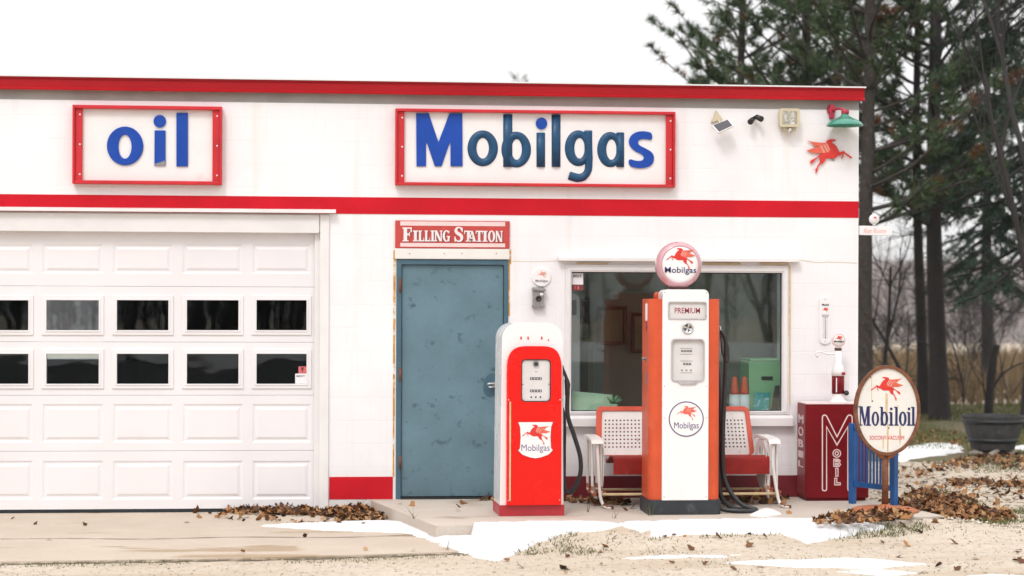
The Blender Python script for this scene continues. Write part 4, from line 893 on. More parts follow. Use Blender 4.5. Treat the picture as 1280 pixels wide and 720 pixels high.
c = (lx(858.5), lz(407)); m_ = MB(); m_.lathe([(0.047, FR-0.0221), (0.047, FR-0.032), (0.040, FR-0.036), (0.036, FR-0.028), (0, FR-0.028)], (c[0], 0, c[1]), 'Y', 28); sg = m_.build('sight_gauge', 'chrome', t)
m_ = MB()
for k in range(4):
    a = k*PI/2+0.5; m_.plate([(c[0]+.006*math.cos(a), c[1]+.006*math.sin(a)), (c[0]+.032*math.cos(a-.5), c[1]+.032*math.sin(a-.5)), (c[0]+.032*math.cos(a+.35), c[1]+.032*math.sin(a+.35))], FR-0.0295, FR-0.0285)
m_.build('spinner', 'ink', sg)
m_ = MB(); m_.plate(rrect(qx0-.003, qx1+.003, qz0-.003, qz1+.003, 0.03), FR-0.004, FR+0.010); di_ = m_.build('dial', 'dial', t, 0.003)
m_ = MB(); m_.plate(rrect(qx0-.004, qx1+.004, qz0-.004, qz1+.004, 0.032), FR-0.032, FR-0.0225, [rrect(qx0+.006, qx1-.006, qz0+.006, qz1-.006, 0.026)]); m_.plate([(qx0+0.05, qz0-0.004), (qx1-0.05, qz0-0.004), (qx1-0.075, qz0-0.028), (qx0+0.075, qz0-0.028)][::-1], FR-0.034, FR-0.0224); m_.build('rim', 'dial_frame', di_, 0.003)
cxd = (qx0+qx1)/2-0.008; yy = FR-0.006
wheels(di_, 'ink_grey', cxd, lz(436), 4, 0.020, 0.016, yy); wheels(di_, 'ink_grey', cxd+.006, lz(452.5), 3, 0.020, 0.018, yy)
for v in (432.8, 440, 448.7, 463.6):
    mark(di_, 'ink_grey', cxd-0.052, cxd+0.052, yy+.0004, yy+0.002, lz(v)-0.0016, lz(v)+0.0016)
for k in (-1, 0, 1): mark(di_, 'ink_grey', cxd+k*0.037-0.007, cxd+k*0.037+0.007, yy, yy+0.002, lz(460.5)-.005, lz(460.5)+.006)
c = (lx(857), lz(522)); r_ = 22.7*S; yy = FR-0.0222
m_ = MB(); m_.lathe([(r_, yy), (r_, yy-0.003), (0, yy-0.0035)], (c[0], 0, c[1]), 'Y', 48, False); em = m_.build('emblem_plate', 'face_white', t)
m_ = MB(); m_.plate(ell(c[0], c[1], r_*.985, r_*.985, 48), yy-0.0046, yy-0.0036, [ell(c[0], c[1], r_*.93, r_*.93, 48)]); m_.build('outline', 'purple_ink', em)
pegasus(em, c[0]+.006, c[1]+0.048, 0.165, yy-0.0046, -1, 0.001, (0, 0, 0), 'emblem', None, True, ('peg_light', 'peg_light', 'peg_pink'))
m_ = MB(); put_text(m_, 'Mobilgas', lx(841.5), lx(873), lz(536.5), lz(526), yy-0.0046, 0.0, 0.001); m_.build('lettering', 'purple_ink', em)
for sx_ in (-.175, .175):
    for sz_ in (.15, .80, 1.06, 1.83): m_ = MB(); m_.lathe([(.005, FR-.0222), (.004, FR-.025), (0, FR-.0252)], (sx_, 0, sz_), 'Y', 8); m_.build('screw', 'chrome', t)
# globe
gc = (lx(852), lz(326.5)); GY = -0.02
m_ = MB(); m_.lathe([(0.075, lz(358.5)), (0.075, lz(353)), (0.085, lz(351)), (0.085, lz(346))], (gc[0], GY, 0), 'Z', 24); gl_ = m_.build('collar', 'collar', t)
m_ = MB(); m_.lathe([(0.150, -0.100), (0.158, -0.104), (0.170, -0.094), (0.188, -0.060), (0.194, -0.02), (0.194, 0.02), (0.188, 0.06), (0.170, 0.094), (0.150, 0.10)], (gc[0], GY, gc[1]), 'Y', 56); gb = m_.build('globe', 'ring_red', t)
m_ = MB(); m_.lathe([(0.1535, -0.092), (0.1535, -0.100), (0.12, -0.1035), (0.06, -0.106), (0, -0.1065)], (gc[0], GY, gc[1]), 'Y', 56); gf = m_.build('face', 'face_white', gb)
m_ = MB(); m_.lathe([(0.1495, 0.09), (0.1495, 0.099), (0.10, 0.104), (0, 0.106)], (gc[0], GY, gc[1]), 'Y', 40); m_.build('face', 'face_white', gb)
m_ = MB(); m_.lathe([(0.04, 0.193), (0.03, 0.2), (0, 0.2)], (gc[0], GY, gc[1]-0.393), 'Z', 16) if False else None
pegasus(gf, gc[0]+.004, gc[1]+0.052, 0.245, GY-0.1085, -1, 0.0010, (0, 0, 0), 'emblem')
m_ = MB(); put_text(m_, 'Mobilgas', gc[0]-0.130, gc[0]+0.134, gc[1]-0.082, gc[1]-0.018, GY-0.1088, 0.004, 0.0012); m_.build('lettering', 'navy', gf)
# left side fittings
m_ = MB(); m_.box(-0.303, -0.2975, -0.12, -0.03, lz(398), lz(376)); m_.build('side_plate', 'paper', t, 0.002)
m_ = MB(); m_.plate([(-0.10, lz(405)), (-0.055, lz(399)), (-0.055, lz(411))], -0.301, -0.2975, (), lambda a, b, d: (d, a, b)); m_.build('arrow', 'wine_ink', t)
m_ = MB(); m_.tube([(-0.296, -0.06, lz(447)), (-0.325, -0.06, lz(447)), (-0.33, -0.09, lz(446))], 0.008, 8); m_.lathe([(0.02, -0.305), (0.02, -0.297)], (0, -0.06, lz(447)), 'X', 12); m_.build('lever', 'grey_metal', t)
m_ = MB(); m_.box(-0.302, -0.2975, -0.09, -0.04, lz(480), lz(462)); m_.build('side_plate', 'grey_metal', t, 0.002)
# right side: nozzle cradle and hose
xs = 0.297
m_ = MB(); m_.tube([(xs-.004, -0.05, lz(405)), (xs+0.03, -0.05, lz(405)), (xs+0.03, -0.05, lz(442)), (xs-.004, -0.05, lz(442))], 0.006, 8); m_.build('cradle', 'chrome', t)
m_ = MB(); m_.tube(smooth_path([(xs+0.025, -0.06, lz(411)), (xs+0.06, -0.06, lz(416)), (xs+0.082, -0.055, lz(432)), (xs+0.08, -0.05, lz(452))], 4), [0.012]*4+[0.02]*4+[0.026]*4+[0.022], 10)
m_.tube([(xs+.03, -0.06, lz(412)), (xs+.045, -0.07, lz(440)), (xs+.075, -0.06, lz(452))], 0.008, 8); m_.build('nozzle', 'dark_metal', t)
m_ = MB()
m_.tube(smooth_path([(xs+0.08, -0.05, lz(450)), (xs+0.066, -0.045, lz(500)), (xs+0.058, -0.03, lz(560)), (xs+0.085, 0.0, lz(604)), (xs+0.20, -0.05, lz(632)), (xs+0.33, -0.10, 0.021), (xs+0.20, -0.16, 0.020), (xs+0.05, -0.12, 0.030), (xs-.0, -0.10, 0.06)], 8), 0.020, 10)
m_.tube(smooth_path([(xs-.01, 0.05, lz(450)), (xs+0.03, 0.04, lz(462)), (xs+0.045, 0.03, lz(520)), (xs+0.04, 0.02, lz(590)), (xs+0.06, 0.03, lz(625)), (xs+0.17, 0.02, 0.022), (xs+0.30, -0.02, 0.021)], 8), 0.021, 10)
m_.build('hose', 'rubber', t)

# ------------------------------------------------------------------ glider bench
BLc = (W(853, 600, -0.6)[0], -0.58, SLAB)
t = thing('glider_bench', 'metal glider bench with perforated white back and red seat under the shop window', 'bench', BLc)
def back(z): return -0.36+0.17*(z-0.52)/0.42            # lean of the back rest: y grows with z
zt = W(840, 508, -0.22)[1]; zb = W(840, 569, -0.36)[1]
bx0t, bx1t = W(745.5, 510, -.22)[0], W(935.5, 510, -.22)[0]; bx0b, bx1b = W(743, 568, -.36)[0], W(942, 568, -.36)[0]
def yb(z): return -0.36+0.14*(z-zb)/(zt-zb)
mpb = lambda a, b, d: (a+((a-(bx0t+bx1t)/2)/(bx1t-bx0t))*0.05*(zt-b)/(zt-zb), yb(b)+d, b)
fo = rrect(bx0t, bx1t, zb, zt, 0.045, 6); fi = rrect(bx0t+0.048, bx1t-0.040, zb+0.004, zt-0.036, 0.02, 4)
m_ = MB(BLc); m_.plate(fo, -0.016, 0.020, [fi], mpb); m_.build('back_frame', 'bench_orange', t, 0.010, 3)
# perforated sheet: real square holes
m_ = MB(BLc); pitch = 0.0325; hh = 0.0068; x0, x1 = bx0t+0.046, bx1t-0.038; z0, z1 = zb+0.002, zt-0.034
ncol = int((x1-x0-0.02)/pitch); nrow = 8; zs0 = zb+0.055; xs0 = (x0+x1)/2-ncol*pitch/2
vs = []; fs = []
xe = [x0]+[v for c in range(ncol) for v in (xs0+(c+.5)*pitch-hh, xs0+(c+.5)*pitch+hh)]+[x1]
ze = [z0]+[v for r in range(nrow) for v in (zs0+(r+.5)*pitch-hh, zs0+(r+.5)*pitch+hh)]+[z1]
for zz in ze:
    for xx in xe: vs.append(mpb(xx, zz, 0.0))
for j in range(len(ze)-1):
    for i in range(len(xe)-1):
        if i % 2 == 1 and j % 2 == 1: continue
        a = j*len(xe)+i; fs.append((a, a+1, a+1+len(xe), a+len(xe)))
m_.add(vs, fs); ps = m_.build('back_sheet', 'bench_white', t); sd = ps.modifiers.new('thick', 'SOLIDIFY'); sd.thickness = 0.003; sd.offset = -1
m_ = MB(BLc); m_.plate(inset_rr if False else rrect(x0+.01, x1-.01, z0+.01, z1-.01, 0.02), 0.030, 0.034, (), mpb); m_.build('back_skin', 'bench_red', t)
sx0, sx1 = W(767, 575, -.86)[0], W(962, 575, -.86)[0]; sz1 = W(860, 570, -.86)[1]; sz0 = W(860, 593, -.86)[1]
m_ = MB(BLc)
prof = [(-0.36, zb-0.03), (-0.42, zb-0.045), (-0.62, sz1-0.012), (-0.80, sz1), (-0.855, sz1-0.012), (-0.865, sz1-0.04), (-0.86, sz0), (-0.85, sz0), (-0.852, sz1-0.045), (-0.80, sz1-0.018), (-0.62, sz1-0.03), (-0.42, zb-0.062), (-0.36, zb-0.047)]
m_.plate(prof, sx0, sx1, (), lambda a, b, d: (d, a, b)); m_.build('seat', 'bench_red', t, 0.006, 2)
# arms: pressed steel arm rest, tubular sled legs, hangers
for side, um, dirn in (('l', 741, -1), ('r', 959, 1)):
    xm = W(um, 545, -0.60)[0]; za = W(um, 545, -0.6)[1]
    m_ = MB(BLc); hwid = 0.050
    ap = smooth_path([(-0.30, za-0.015), (-0.45, za+0.004), (-0.70, za+0.002), (-0.86, za-0.010), (-0.905, za-0.045)], 4)
    vs = []; fs = []
    for p in ap:
        for dx, dz in ((-hwid, -0.028), (-hwid, -0.004), (-hwid+0.012, 0.0), (hwid-0.012, 0.0), (hwid, -0.004), (hwid, -0.028)): vs.append((xm+dx, p.x, p.y+dz))
    n = len(ap)
    for i in range(n-1):
        for k in range(5): a = i*6+k; fs.append((a, a+1, a+7, a+6))
    m_.add(vs, fs, False); ao = m_.build('arm_rest', 'bench_white', t); q = ao.modifiers.new('thick', 'SOLIDIFY'); q.thickness = 0.004
    for yy, yf in ((-0.86, -0.92), (-0.42, -0.34)):
        m_ = MB(BLc); m_.tube(smooth_path([(xm, yy, za-0.02), (xm+dirn*-0.012, yy-0.004, za-0.20), (xm-dirn*-0.035 if False else xm+0.03, yy+0.01, 0.24 if False else SLAB+0.13), (xm+0.055, yy, SLAB+0.035), (xm+0.085, yf, SLAB+0.014), (xm+0.12, yf-0.02, SLAB+0.014)], 5), 0.014, 10); lo = m_.build('leg', 'bench_white', t)
        m_ = MB(BLc); m_.tube([(xm+0.060, yy-0.005, SLAB+0.030), (xm+0.088, yf-0.002, SLAB+0.0155), (xm+0.130, yf-0.025, SLAB+0.0155)], 0.0152, 10); m_.build('rusty_foot', 'rusty', lo)
    for yy in (-0.80, -0.50):
        xx = xm+dirn*0.034 if dirn > 0 else xm-0.034
        for q_ in (xx, xm+0.038*(-dirn) if dirn > 0 else xm+0.045):
            m_ = MB(BLc); m_.tube(smooth_path([(q_, yy, za-0.012), (q_, yy-0.006, za-0.15), (q_+0.004, yy, SLAB+0.20), (q_+0.006, yy, SLAB+0.13), (q_+0.022, yy, SLAB+0.105), (q_+0.036, yy, SLAB+0.135)], 5), [0.012]*16+[0.010]*10, 8); ho = m_.build('hanger', 'bench_white', t)
            m_ = MB(BLc); m_.tube(smooth_path([(q_+0.004, yy, SLAB+0.185), (q_+0.006, yy, SLAB+0.13), (q_+0.022, yy, SLAB+0.104), (q_+0.037, yy, SLAB+0.137)], 5), 0.0118, 8); m_.build('rusty_hook', 'rust_orange', ho)
    m_ = MB(BLc); xx = xm+(0.062 if dirn < 0 else -0.062)
    m_.plate(chaikin([(-0.86, za-0.03), (-0.42, za-0.03), (-0.44, SLAB+0.28), (-0.55, SLAB+0.15), (-0.78, SLAB+0.15), (-0.84, SLAB+0.26)], 1), xx-0.0018, xx+0.0018, [chaikin([(-0.80, za-0.09), (-0.50, za-0.09), (-0.52, SLAB+0.31), (-0.78, SLAB+0.31)], 2)], lambda a, b, d: (d, a, b)); m_.build('side_panel', 'bench_white', t)
m_ = MB(BLc); xa, xb = W(741, 545, -.6)[0]+0.05, W(959, 545, -.6)[0]+0.05
for yy in (-0.82, -0.40): m_.tube([(xa, yy, SLAB+0.115), (xb, yy, SLAB+0.115)], 0.012, 8)
m_.build('cross_bar', 'streak', t)

# ------------------------------------------------------------------ dark red chest with white line lettering
MY = -0.36
x0, x1 = W(1007, 565, MY)[0], W(1086, 565, MY)[0]; z1 = W(1046, 505.5, MY)[1]
MLc = ((x0+x1)/2, -0.2, SLAB)
t = thing('drinks_chest', 'dark red upright drinks chest lettered MOBIL in white outline against the white wall', 'drinks chest', MLc)
m_ = MB(MLc); m_.box(x0, x1, MY, -0.05, SLAB+0.025, z1); m_.box(x0+.02, x1-.02, MY+0.02, -0.06, SLAB, SLAB+0.0245); m_.build('body', 'machine', t, 0.008, 3)
m_ = MB(MLc); m_.box(x0-0.003, x1+0.004, MY-0.004, -0.045, z1+0.0005, z1+0.012); m_.build('lid', 'pink_line', t, 0.003)
m_ = MB(MLc); m_.box(x0-0.0022, x0-0.0004, MY+0.012, -0.06, SLAB+0.05, z1-0.004); so = m_.build('side_panel', 'machine_side', t)
K = 4.0
def P4(x, y): return W(980+x/K, 480+y/K, MY-0.001)
LW = 0.0105
front = MB(MLc)
mo = [(192, 166), (196, 157), (205, 155), (213, 160), (265, 264), (318, 160), (326, 155), (336, 157), (341, 166), (341, 526), (338, 532), (330, 534), (322, 532), (319, 526), (319, 214), (265, 305), (213, 214), (213, 526), (210, 532), (203, 534), (195, 532), (192, 526)]
front.line([P4(x, y) for x, y in mo], LW, MY-0.0012, 0.001, True)
front.build('letter', 'pink_line', t)
LW2 = 0.0085
for paths in ([[(264+19*math.cos(a*PI/12), 347+19*math.sin(a*PI/12)) for a in range(24)], [(264+8*math.cos(a*PI/12), 347+9*math.sin(a*PI/12)) for a in range(24)]],
              [[(249, 376), (272, 376), (281, 384), (277, 393), (283, 402), (275, 412), (249, 412)], [(257, 382), (271, 382), (271, 389), (257, 389)], [(257, 398), (272, 398), (272, 405), (257, 405)]],
              [[(259, 421), (270, 421), (270, 461), (259, 461)]],
              [[(254, 471), (264, 471), (264, 494), (281, 494), (281, 504), (254, 504)]]):
    m_ = MB(MLc)
    for p in paths: m_.line([P4(x, y) for x, y in p], LW2, MY-0.0012, 0.001, True)
    m_.build('letter', 'pink_line', t)
side_map = lambda a, b, d: (x0-0.0023-d, a, b)
zc = z1-0.10
for ch, ht in (('M', .075), ('O', .085), ('B', .07), ('I', .06), ('L', .055)):
    m_ = MB(MLc); put_text(m_, ch, -0.10, MY+0.07, zc-ht, zc, 0.0, 0.03, -0.001, lambda a, b, d: (x0-0.0028+d, a, b)); m_.build('letter', 'pink_line', so); zc -= ht+0.030

# miniature visible-cylinder pump standing on the chest
cx = W(1047.5, 480, -0.2)[0]; zb_ = z1+0.0125; L = (cx, -0.2, zb_)
S = 16.9/2400
t = thing('toy_pump', 'miniature white and red fuel pump with a round globe standing on the dark red chest', 'toy pump', L)
def vz(v): return W(1047, v, -0.2)[1]
m_ = MB(); m_.lathe([(0.085, 0.0), (0.085, 0.006), (0.055, 0.022), (0.047, vz(494)-zb_), (0.052, vz(492)-zb_)], (0, 0, 0), 'Z', 24); m_.build('base', 'panel', t)
m_ = MB(); m_.lathe([(0.055, vz(492)-zb_+.001), (0.055, vz(470)-zb_)], (0, 0, 0), 'Z', 24); m_.build('body', 'machine', t)
m_ = MB(); m_.lathe([(0.057, vz(470)-zb_+.001), (0.057, vz(464)-zb_), (0.048, vz(458)-zb_), (0.032, vz(453)-zb_), (0.031, vz(438.5)-zb_)], (0, 0, 0), 'Z', 24); m_.build('cylinder', 'panel', t)
m_ = MB(); m_.lathe([(0.032, vz(438.3)-zb_), (0.032, vz(434.5)-zb_)], (0, 0, 0), 'Z', 18); m_.build('collar', 'collar', t)
gzc = vz(425.5)-zb_; m_ = MB(); m_.lathe([(0, -0.026), (0.048, -0.026), (0.058, -0.014), (0.058, 0.014), (0.048, 0.026), (0, 0.026)], (0, 0, gzc), 'Y', 28); gg = m_.build('globe', 'face_white', t)
m_ = MB(); m_.plate(ell(0, gzc, .0585, .0585, 28), -0.0275, -0.0262, [ell(0, gzc, .0535, .0535, 28)]); m_.build('ring', 'peg_pink', gg)
pegasus(gg, 0.0, gzc+0.018, 0.072, -0.0285, -1, 0.001, (0, 0, 0), 'emblem', None, False)
m_ = MB(); put_text(m_, 'Mobilgas', -0.044, 0.044, gzc-0.020, gzc-0.001, -0.0285, 0.04, 0.001); m_.build('lettering', 'ink', gg)
m_ = MB(); m_.lathe([(0.0, -0.025), (0.02, -0.02), (0.024, 0), (0.02, 0.02), (0, 0.025)], (0.068, -0.03, vz(491)-zb_), 'Y', 16); m_.build('knob', 'ink', t)
m_ = MB(); m_.box(-0.032, -0.024, -0.0575, -0.048, vz(490)-zb_, vz(472)-zb_); m_.build('gauge_strip', 'paper', t)
m_ = MB(); m_.box(0.02, 0.052, -0.060, -0.04, vz(468.5)-zb_, vz(465)-zb_); m_.build('crank', 'wine_ink', t, 0.004)
m_ = MB(); m_.tube(smooth_path([(-0.03, 0, vz(442)-zb_), (-0.10, 0, vz(442.5)-zb_), (-0.16, 0, vz(439.5)-zb_), (-0.195, 0, vz(440.5)-zb_), (-0.20, 0, vz(445)-zb_)], 5), 0.007, 8); m_.build('arm', 'panel', t)
m_ = MB(); m_.lathe([(0.0, -0.012), (0.011, -0.006), (0.011, 0.006), (0, 0.012)], (-0.188, 0, vz(445.5)-zb_), 'Y', 10); m_.build('hook', 'pink_line', t)

# ------------------------------------------------------------------ oval kerb sign on a rusty post
bx, by = G(1107.5, 639.5, SLAB); L = (bx, by, SLAB); S = (by+DIST+0.4)/2400
t = thing('oval_sign', 'oval white enamel sign reading Mobiloil in a rusty rim on a rusty post', 'sign', L)
def vz(v): return W(1108, v, by)[1]-SLAB
cxs = W(1108.7, 512, by)[0]-bx; czs = (vz(456.5)+vz(569.5))/2; rx = 42.5*S*.99; rz2 = (vz(456.5)-vz(569.5))/2
m_ = MB(); m_.lathe([(0.28, 0.0), (0.28, 0.014), (0.24, 0.030), (0.05, 0.045), (0.04, 0.06)], (0, 0.03, 0), 'Z', 36); m_.build('base', 'rust_orange', t)
m_ = MB(); m_.tube([(0, 0.03, 0.04), (0, 0.03, czs-rz2+0.03)], 0.028, 14); m_.build('post', 'rusty', t)
m_ = MB(); m_.plate(chaikin([(cxs-0.10, czs-rz2+0.055), (cxs-0.085, czs-rz2+0.01), (cxs-0.045, czs-rz2-0.03), (cxs+0.045, czs-rz2-0.03), (cxs+0.085, czs-rz2+0.01), (cxs+0.10, czs-rz2+0.055)], 1), 0.008, 0.05); m_.build('bracket', 'rust_orange', t, 0.006)
m_ = MB(); m_.plate(ell(cxs, czs, rx, rz2, 64), -0.022, 0.022, [ell(cxs, czs, rx-0.028, rz2-0.028, 64)]); m_.build('rim', 'rusty', t, 0.008, 3)
m_ = MB(); m_.plate(ell(cxs, czs, rx-0.027, rz2-0.027, 64), -0.008, 0.004); fa = m_.build('face', 'enamel_sign', t)
K = 6.0
def P5(x, y): q = W(1060+x/K, 455+y/K, by); return q[0]-bx, q[1]-SLAB
for x, w_, y0_, y1_ in ((287, 22, 215, 440), (296, 16, 440, 672), (388, 14, 460, 610), (372, 10, 300, 330), (262, 12, 560, 640), (175, 6, 90, 300)):
    m_ = MB(); a, b = P5(x, y1_), P5(x, y0_); q = w_/K*S/2; m_.plate(chaikin([(a[0]-q*.5, a[1]), (a[0]+q*.7, a[1]+.01), (b[0]+q, b[1]-0.02), (b[0]+q*.4, b[1]), (b[0]-q, b[1]-0.01)], 1), -0.0085, -0.0080); m_.build('rust_streak', 'streak', fa)
c = P5(290, 185); pegasus(fa, c[0], c[1], 245/K*S, -0.0105, -1, 0.002, (0, 0, 0), 'emblem')
SER = {'b': None}
def serif_word(mb, y):
    d = 0.002
    def rect(x0, y0, x1, y1, k=0): a, b = P5(x0, max(y0, y1)), P5(x1, min(y0, y1)); mb.plate([(a[0], a[1]), (b[0], a[1]), (b[0], b[1]), (a[0], b[1])], y-0.0002*k, y+d)
    def quad(P, k=0): mb.plate([P5(*p) for p in P], y-0.0002*k, y+d)
    def oval(cx, cy, rx_, ry_, ix, iy, k=0, a0=0): o_ = [P5(cx+rx_*math.cos(a*PI/18), cy-ry_*math.sin(a*PI/18)) for a in range(36)]; i_ = [P5(cx+ix*math.cos(a*PI/18), cy-iy*math.sin(a*PI/18)) for a in range(36)]; mb.plate(o_, y-0.0002*k, y+d, [i_])
    # M
    rect(86, 318, 95, 460); rect(140, 318, 161, 460, 1); quad([(84, 317), (107, 317), (128, 440), (118, 460)], 2); quad([(118, 460), (128, 460), (150, 317), (139, 317)], 3)
    rect(76, 316, 100, 324, 4); rect(146, 316, 169, 324, 4); rect(76, 453, 106, 462, 4); rect(132, 453, 169, 462, 5)
    # o b i l o i l
    oval(203, 410, 28, 54, 11, 42); oval(408, 410, 29, 54, 11, 42)
    rect(243, 322, 260, 460); rect(236, 320, 252, 328, 1); oval(270, 410, 29, 54, 10, 42, 2)
    for x in (322, 455):
        rect(x-9, 362, x+9, 460); rect(x-17, 359, x, 368, 1); rect(x-17, 453, x+17, 462, 2)
        mb.plate([P5(x+10*math.cos(a*PI/8), 336-10.5*math.sin(a*PI/8)) for a in range(16)], y, y+d)
    for x in (361, 487):
        rect(x-9, 322, x+9, 460); rect(x-17, 320, x, 328, 1); rect(x-16, 453, x+16, 462, 2)
m_ = MB(); serif_word(m_, -0.0105); m_.build('lettering', 'navy', fa)
m_ = MB(); a, b = P5(160, 568), P5(418, 537); put_text(m_, 'SOCONY-VACUUM', a[0], b[0], a[1], b[1], -0.0102, 0.0, 0.0015); m_.build('lettering', 'peg_red', fa)
for x, y_ in ((303, 480), (180, 278), (166, 98)): q = P5(x, y_); m_ = MB(); m_.lathe([(0.007, -0.0084), (0, -0.009)], (q[0], 0, q[1]), 'Y', 10); m_.build('chip', 'ink', fa)

# ------------------------------------------------------------------ blue slatted rail
l0 = Vector(G(1065.5, 629.5, SLAB)); r0 = Vector(G(1117.5, 636.0, SLAB)); L = ((l0.x+r0.x)/2, (l0.y+r0.y)/2, SLAB)
t = thing('blue_rack', 'blue metal slatted rack end standing between the red chest and the oval sign', 'rack', L)
dv = (r0-l0); ln = dv.length; dv.normalize(); nv = Vector((-dv.y, dv.x))
def rp(a, d, z): p = l0+dv*a+nv*d; return (p.x, p.y, z)
def rbox(mb, a0, a1, d0, d1, z0, z1): mb.hexa([rp(a0, d0, z0), rp(a1, d0, z0), rp(a1, d1, z0), rp(a0, d1, z0)], [rp(a0, d0, z1), rp(a1, d0, z1), rp(a1, d1, z1), rp(a0, d1, z1)])
hz_ = W(1065, 529, l0.y)[1]
for a in (0, ln):
    m_ = MB(L); rbox(m_, a-0.026, a+0.026, -0.024, 0.024, SLAB, hz_); m_.build('post', 'rack_blue', t, 0.004)
for za, zb_ in ((SLAB+0.150, SLAB+0.195), (hz_-0.055, hz_-0.012)):
    m_ = MB(L); rbox(m_, 0.0285, ln-0.0285, -0.016, 0.016, za, zb_); m_.build('rail', 'rack_blue', t, 0.004)
ns = 11
for k in range(ns):
    a = 0.0285+(ln-0.057)*(k+0.7)/ns; m_ = MB(L); rbox(m_, a-0.008, a+0.008, -0.006, 0.006, SLAB+0.196, hz_-0.056); m_.build('slat', 'rack_blue', t)

# ------------------------------------------------------------------ half barrel planter on stones
bx, by = G(1241, 569, 0); S = (by+DIST)/2400*1.02; L = (bx, by, 0)
t = thing('barrel_planter', 'dark half barrel planter raised on pale stones on the lawn', 'planter', L)
H0, H1 = 0.080, (569-520)*S; R1, R0 = 39*S, 26.5*S
m_ = MB(); m_.lathe([(R0*.9, H0), (R0, H0), (R0+(R1-R0)*.5+.006, H0+(H1-H0)*.5), (R1, H1), (R1+.004, H1+.012), (R1-0.022, H1+.012), (R1-.03, H1-.06), (0, H1-.06)], (0, 0, 0), 'Z', 22, False); m_.build('barrel', 'barrel', t)
for f0 in (0.22, 0.80):
    za = H0+(H1-H0)*f0; ra = R0+(R1-R0)*f0; m_ = MB(); m_.lathe([(ra+.006, za), (ra+.016, za+.002), (ra+.022, za+.045), (ra+.012, za+.047)], (0, 0, 0), 'Z', 40); m_.build('hoop', 'barrel_hoop', t)
m_ = MB(); m_.lathe([(R1-.031, H1-.058), (0, H1-.04)], (0, 0, 0), 'Z', 30); m_.build('soil', 'soil', t)
rnd = random.Random(5)
for i, (dx, dy, sz) in enumerate(((-0.20, -0.05, .085), (0.14, -0.08, .08), (0.02, 0.14, .08), (0.24, 0.06, .07))):
    st = MB(); bm = bmesh.new(); bmesh.ops.create_icosphere(bm, subdivisions=2, radius=1)
    vs = [(bx+dx+v.co.x*sz*(1.2+.3*rnd.random()), by+dy+v.co.y*sz*(1+.3*rnd.random()), 0.030+v.co.z*0.044*(1+.12*rnd.random())) for v in bm.verts]; fs = [tuple(v.index for v in f.verts) for f in bm.faces]; bm.free()
    st.add(vs, fs); o = st.build('stone', 'stone', None); tag(o, ['pale flat stone under the left side of the barrel planter', 'pale stone under the right front of the barrel planter', 'stone wedged under the back of the barrel planter', 'stone at the far right under the barrel planter'][i], 'stone', 'stones under the planter')
m_ = MB(); m_.tube([(bx-0.16, by-0.33, 0.02), (bx-0.02, by-0.24, 0.075)], [0.035, 0.028], 8); o = m_.build('split_log', 'stone'); tag(o, 'short split log leaning in front of the barrel planter', 'log')

# ------------------------------------------------------------------ things behind the shop window
def wbox(name, label, cat, mat, u0, v0, u1, v1, y, d, parts=(), grp=None):
    x0, x1, z0, z1 = rectW(u0, v0, u1, v1, y); L = ((x0+x1)/2, y, z0); t = thing(name, label, cat, L, 0, grp)
    return t, L, (x0, x1, z0, z1)
t, L, (x0, x1, z0, z1) = wbox('green_cabinet', 'pale green metal cabinet just inside the right end of the shop window', 'cabinet', None, 936, 451, 977, 530, 0.22, .4)
m_ = MB(L); m_.plate(rrect(x0, x1, z0, z1, 0.02, 4), 0.22, 0.62); m_.plate(rrect(x0+.01, x1+.005, z1+.001, z1+.018, .006, 2), .21, .63); m_.build('body', 'green_machine', t, 0.008)
a = rectW(952, 470.5, 966, 475, .218); m_ = MB(L); m_.box(a[0], a[1], .214, .2195, a[2], a[3]); m_.build('slot', 'dark_metal', t)
a = rectW(943, 491, 962, 513, .18); L2 = ((a[0]+a[1])/2, .18, a[2]); t = thing('show_card', 'small aqua printed card standing in front of the pale green cabinet', 'card', L2)
m_ = MB(L2); m_.hexa([(a[0]-.015, .165, a[2]), (a[1]-.015, .165, a[2]), (a[1]-.015, .175, a[2]), (a[0]-.015, .175, a[2])], [(a[0]+.01, .195, a[3]), (a[1]+.01, .195, a[3]), (a[1]+.01, .205, a[3]), (a[0]+.01, .205, a[3])]); m_.build('card', 'aqua', t)
a = rectW(966, 482, 975, 513, .16); L2 = ((a[0]+a[1])/2, .16, a[2]); t = thing('dark_board', 'narrow dark board leaning in the right corner of the shop window', 'board', L2)
m_ = MB(L2); m_.hexa([(a[0]-.02, .14, a[2]), (a[1]-.02, .14, a[2]), (a[1]-.02, .155, a[2]), (a[0]-.02, .155, a[2])], [(a[0]+.03, .19, a[3]), (a[1]+.01, .19, a[3]), (a[1]+.01, .205, a[3]), (a[0]+.03, .205, a[3])]); m_.build('panel', 'wood_dark', t)
for u, lab in ((918, 'orange oil bottle spout nearest the tall pump behind the window'), (930.5, 'orange oil bottle spout next to the pale green cabinet')):
    x, z = W(u, 515, .2); L2 = (x, .2, z); t = thing('oil_bottle', lab, 'bottle', L2, 0, 'oil bottles in the window')
    zt_ = W(u, 471, .2)[1]-z; m_ = MB(); m_.lathe([(.045, 0), (.047, .01), (.047, zt_*.5)], (0, 0, 0), 'Z', 16); m_.build('bottle', 'panel', t)
    m_ = MB(); m_.lathe([(.042, zt_*.5+.001), (.040, zt_*.58), (.022, zt_*.97), (.018, zt_)], (0, 0, 0), 'Z', 16); m_.build('spout', 'orange_plastic', t)
a = rectW(714, 491, 766, 515, .12); L2 = ((a[0]+a[1])/2, .12, a[2]); t = thing('lime_card', 'long pale green lettered card lying along the window ledge', 'card', L2)
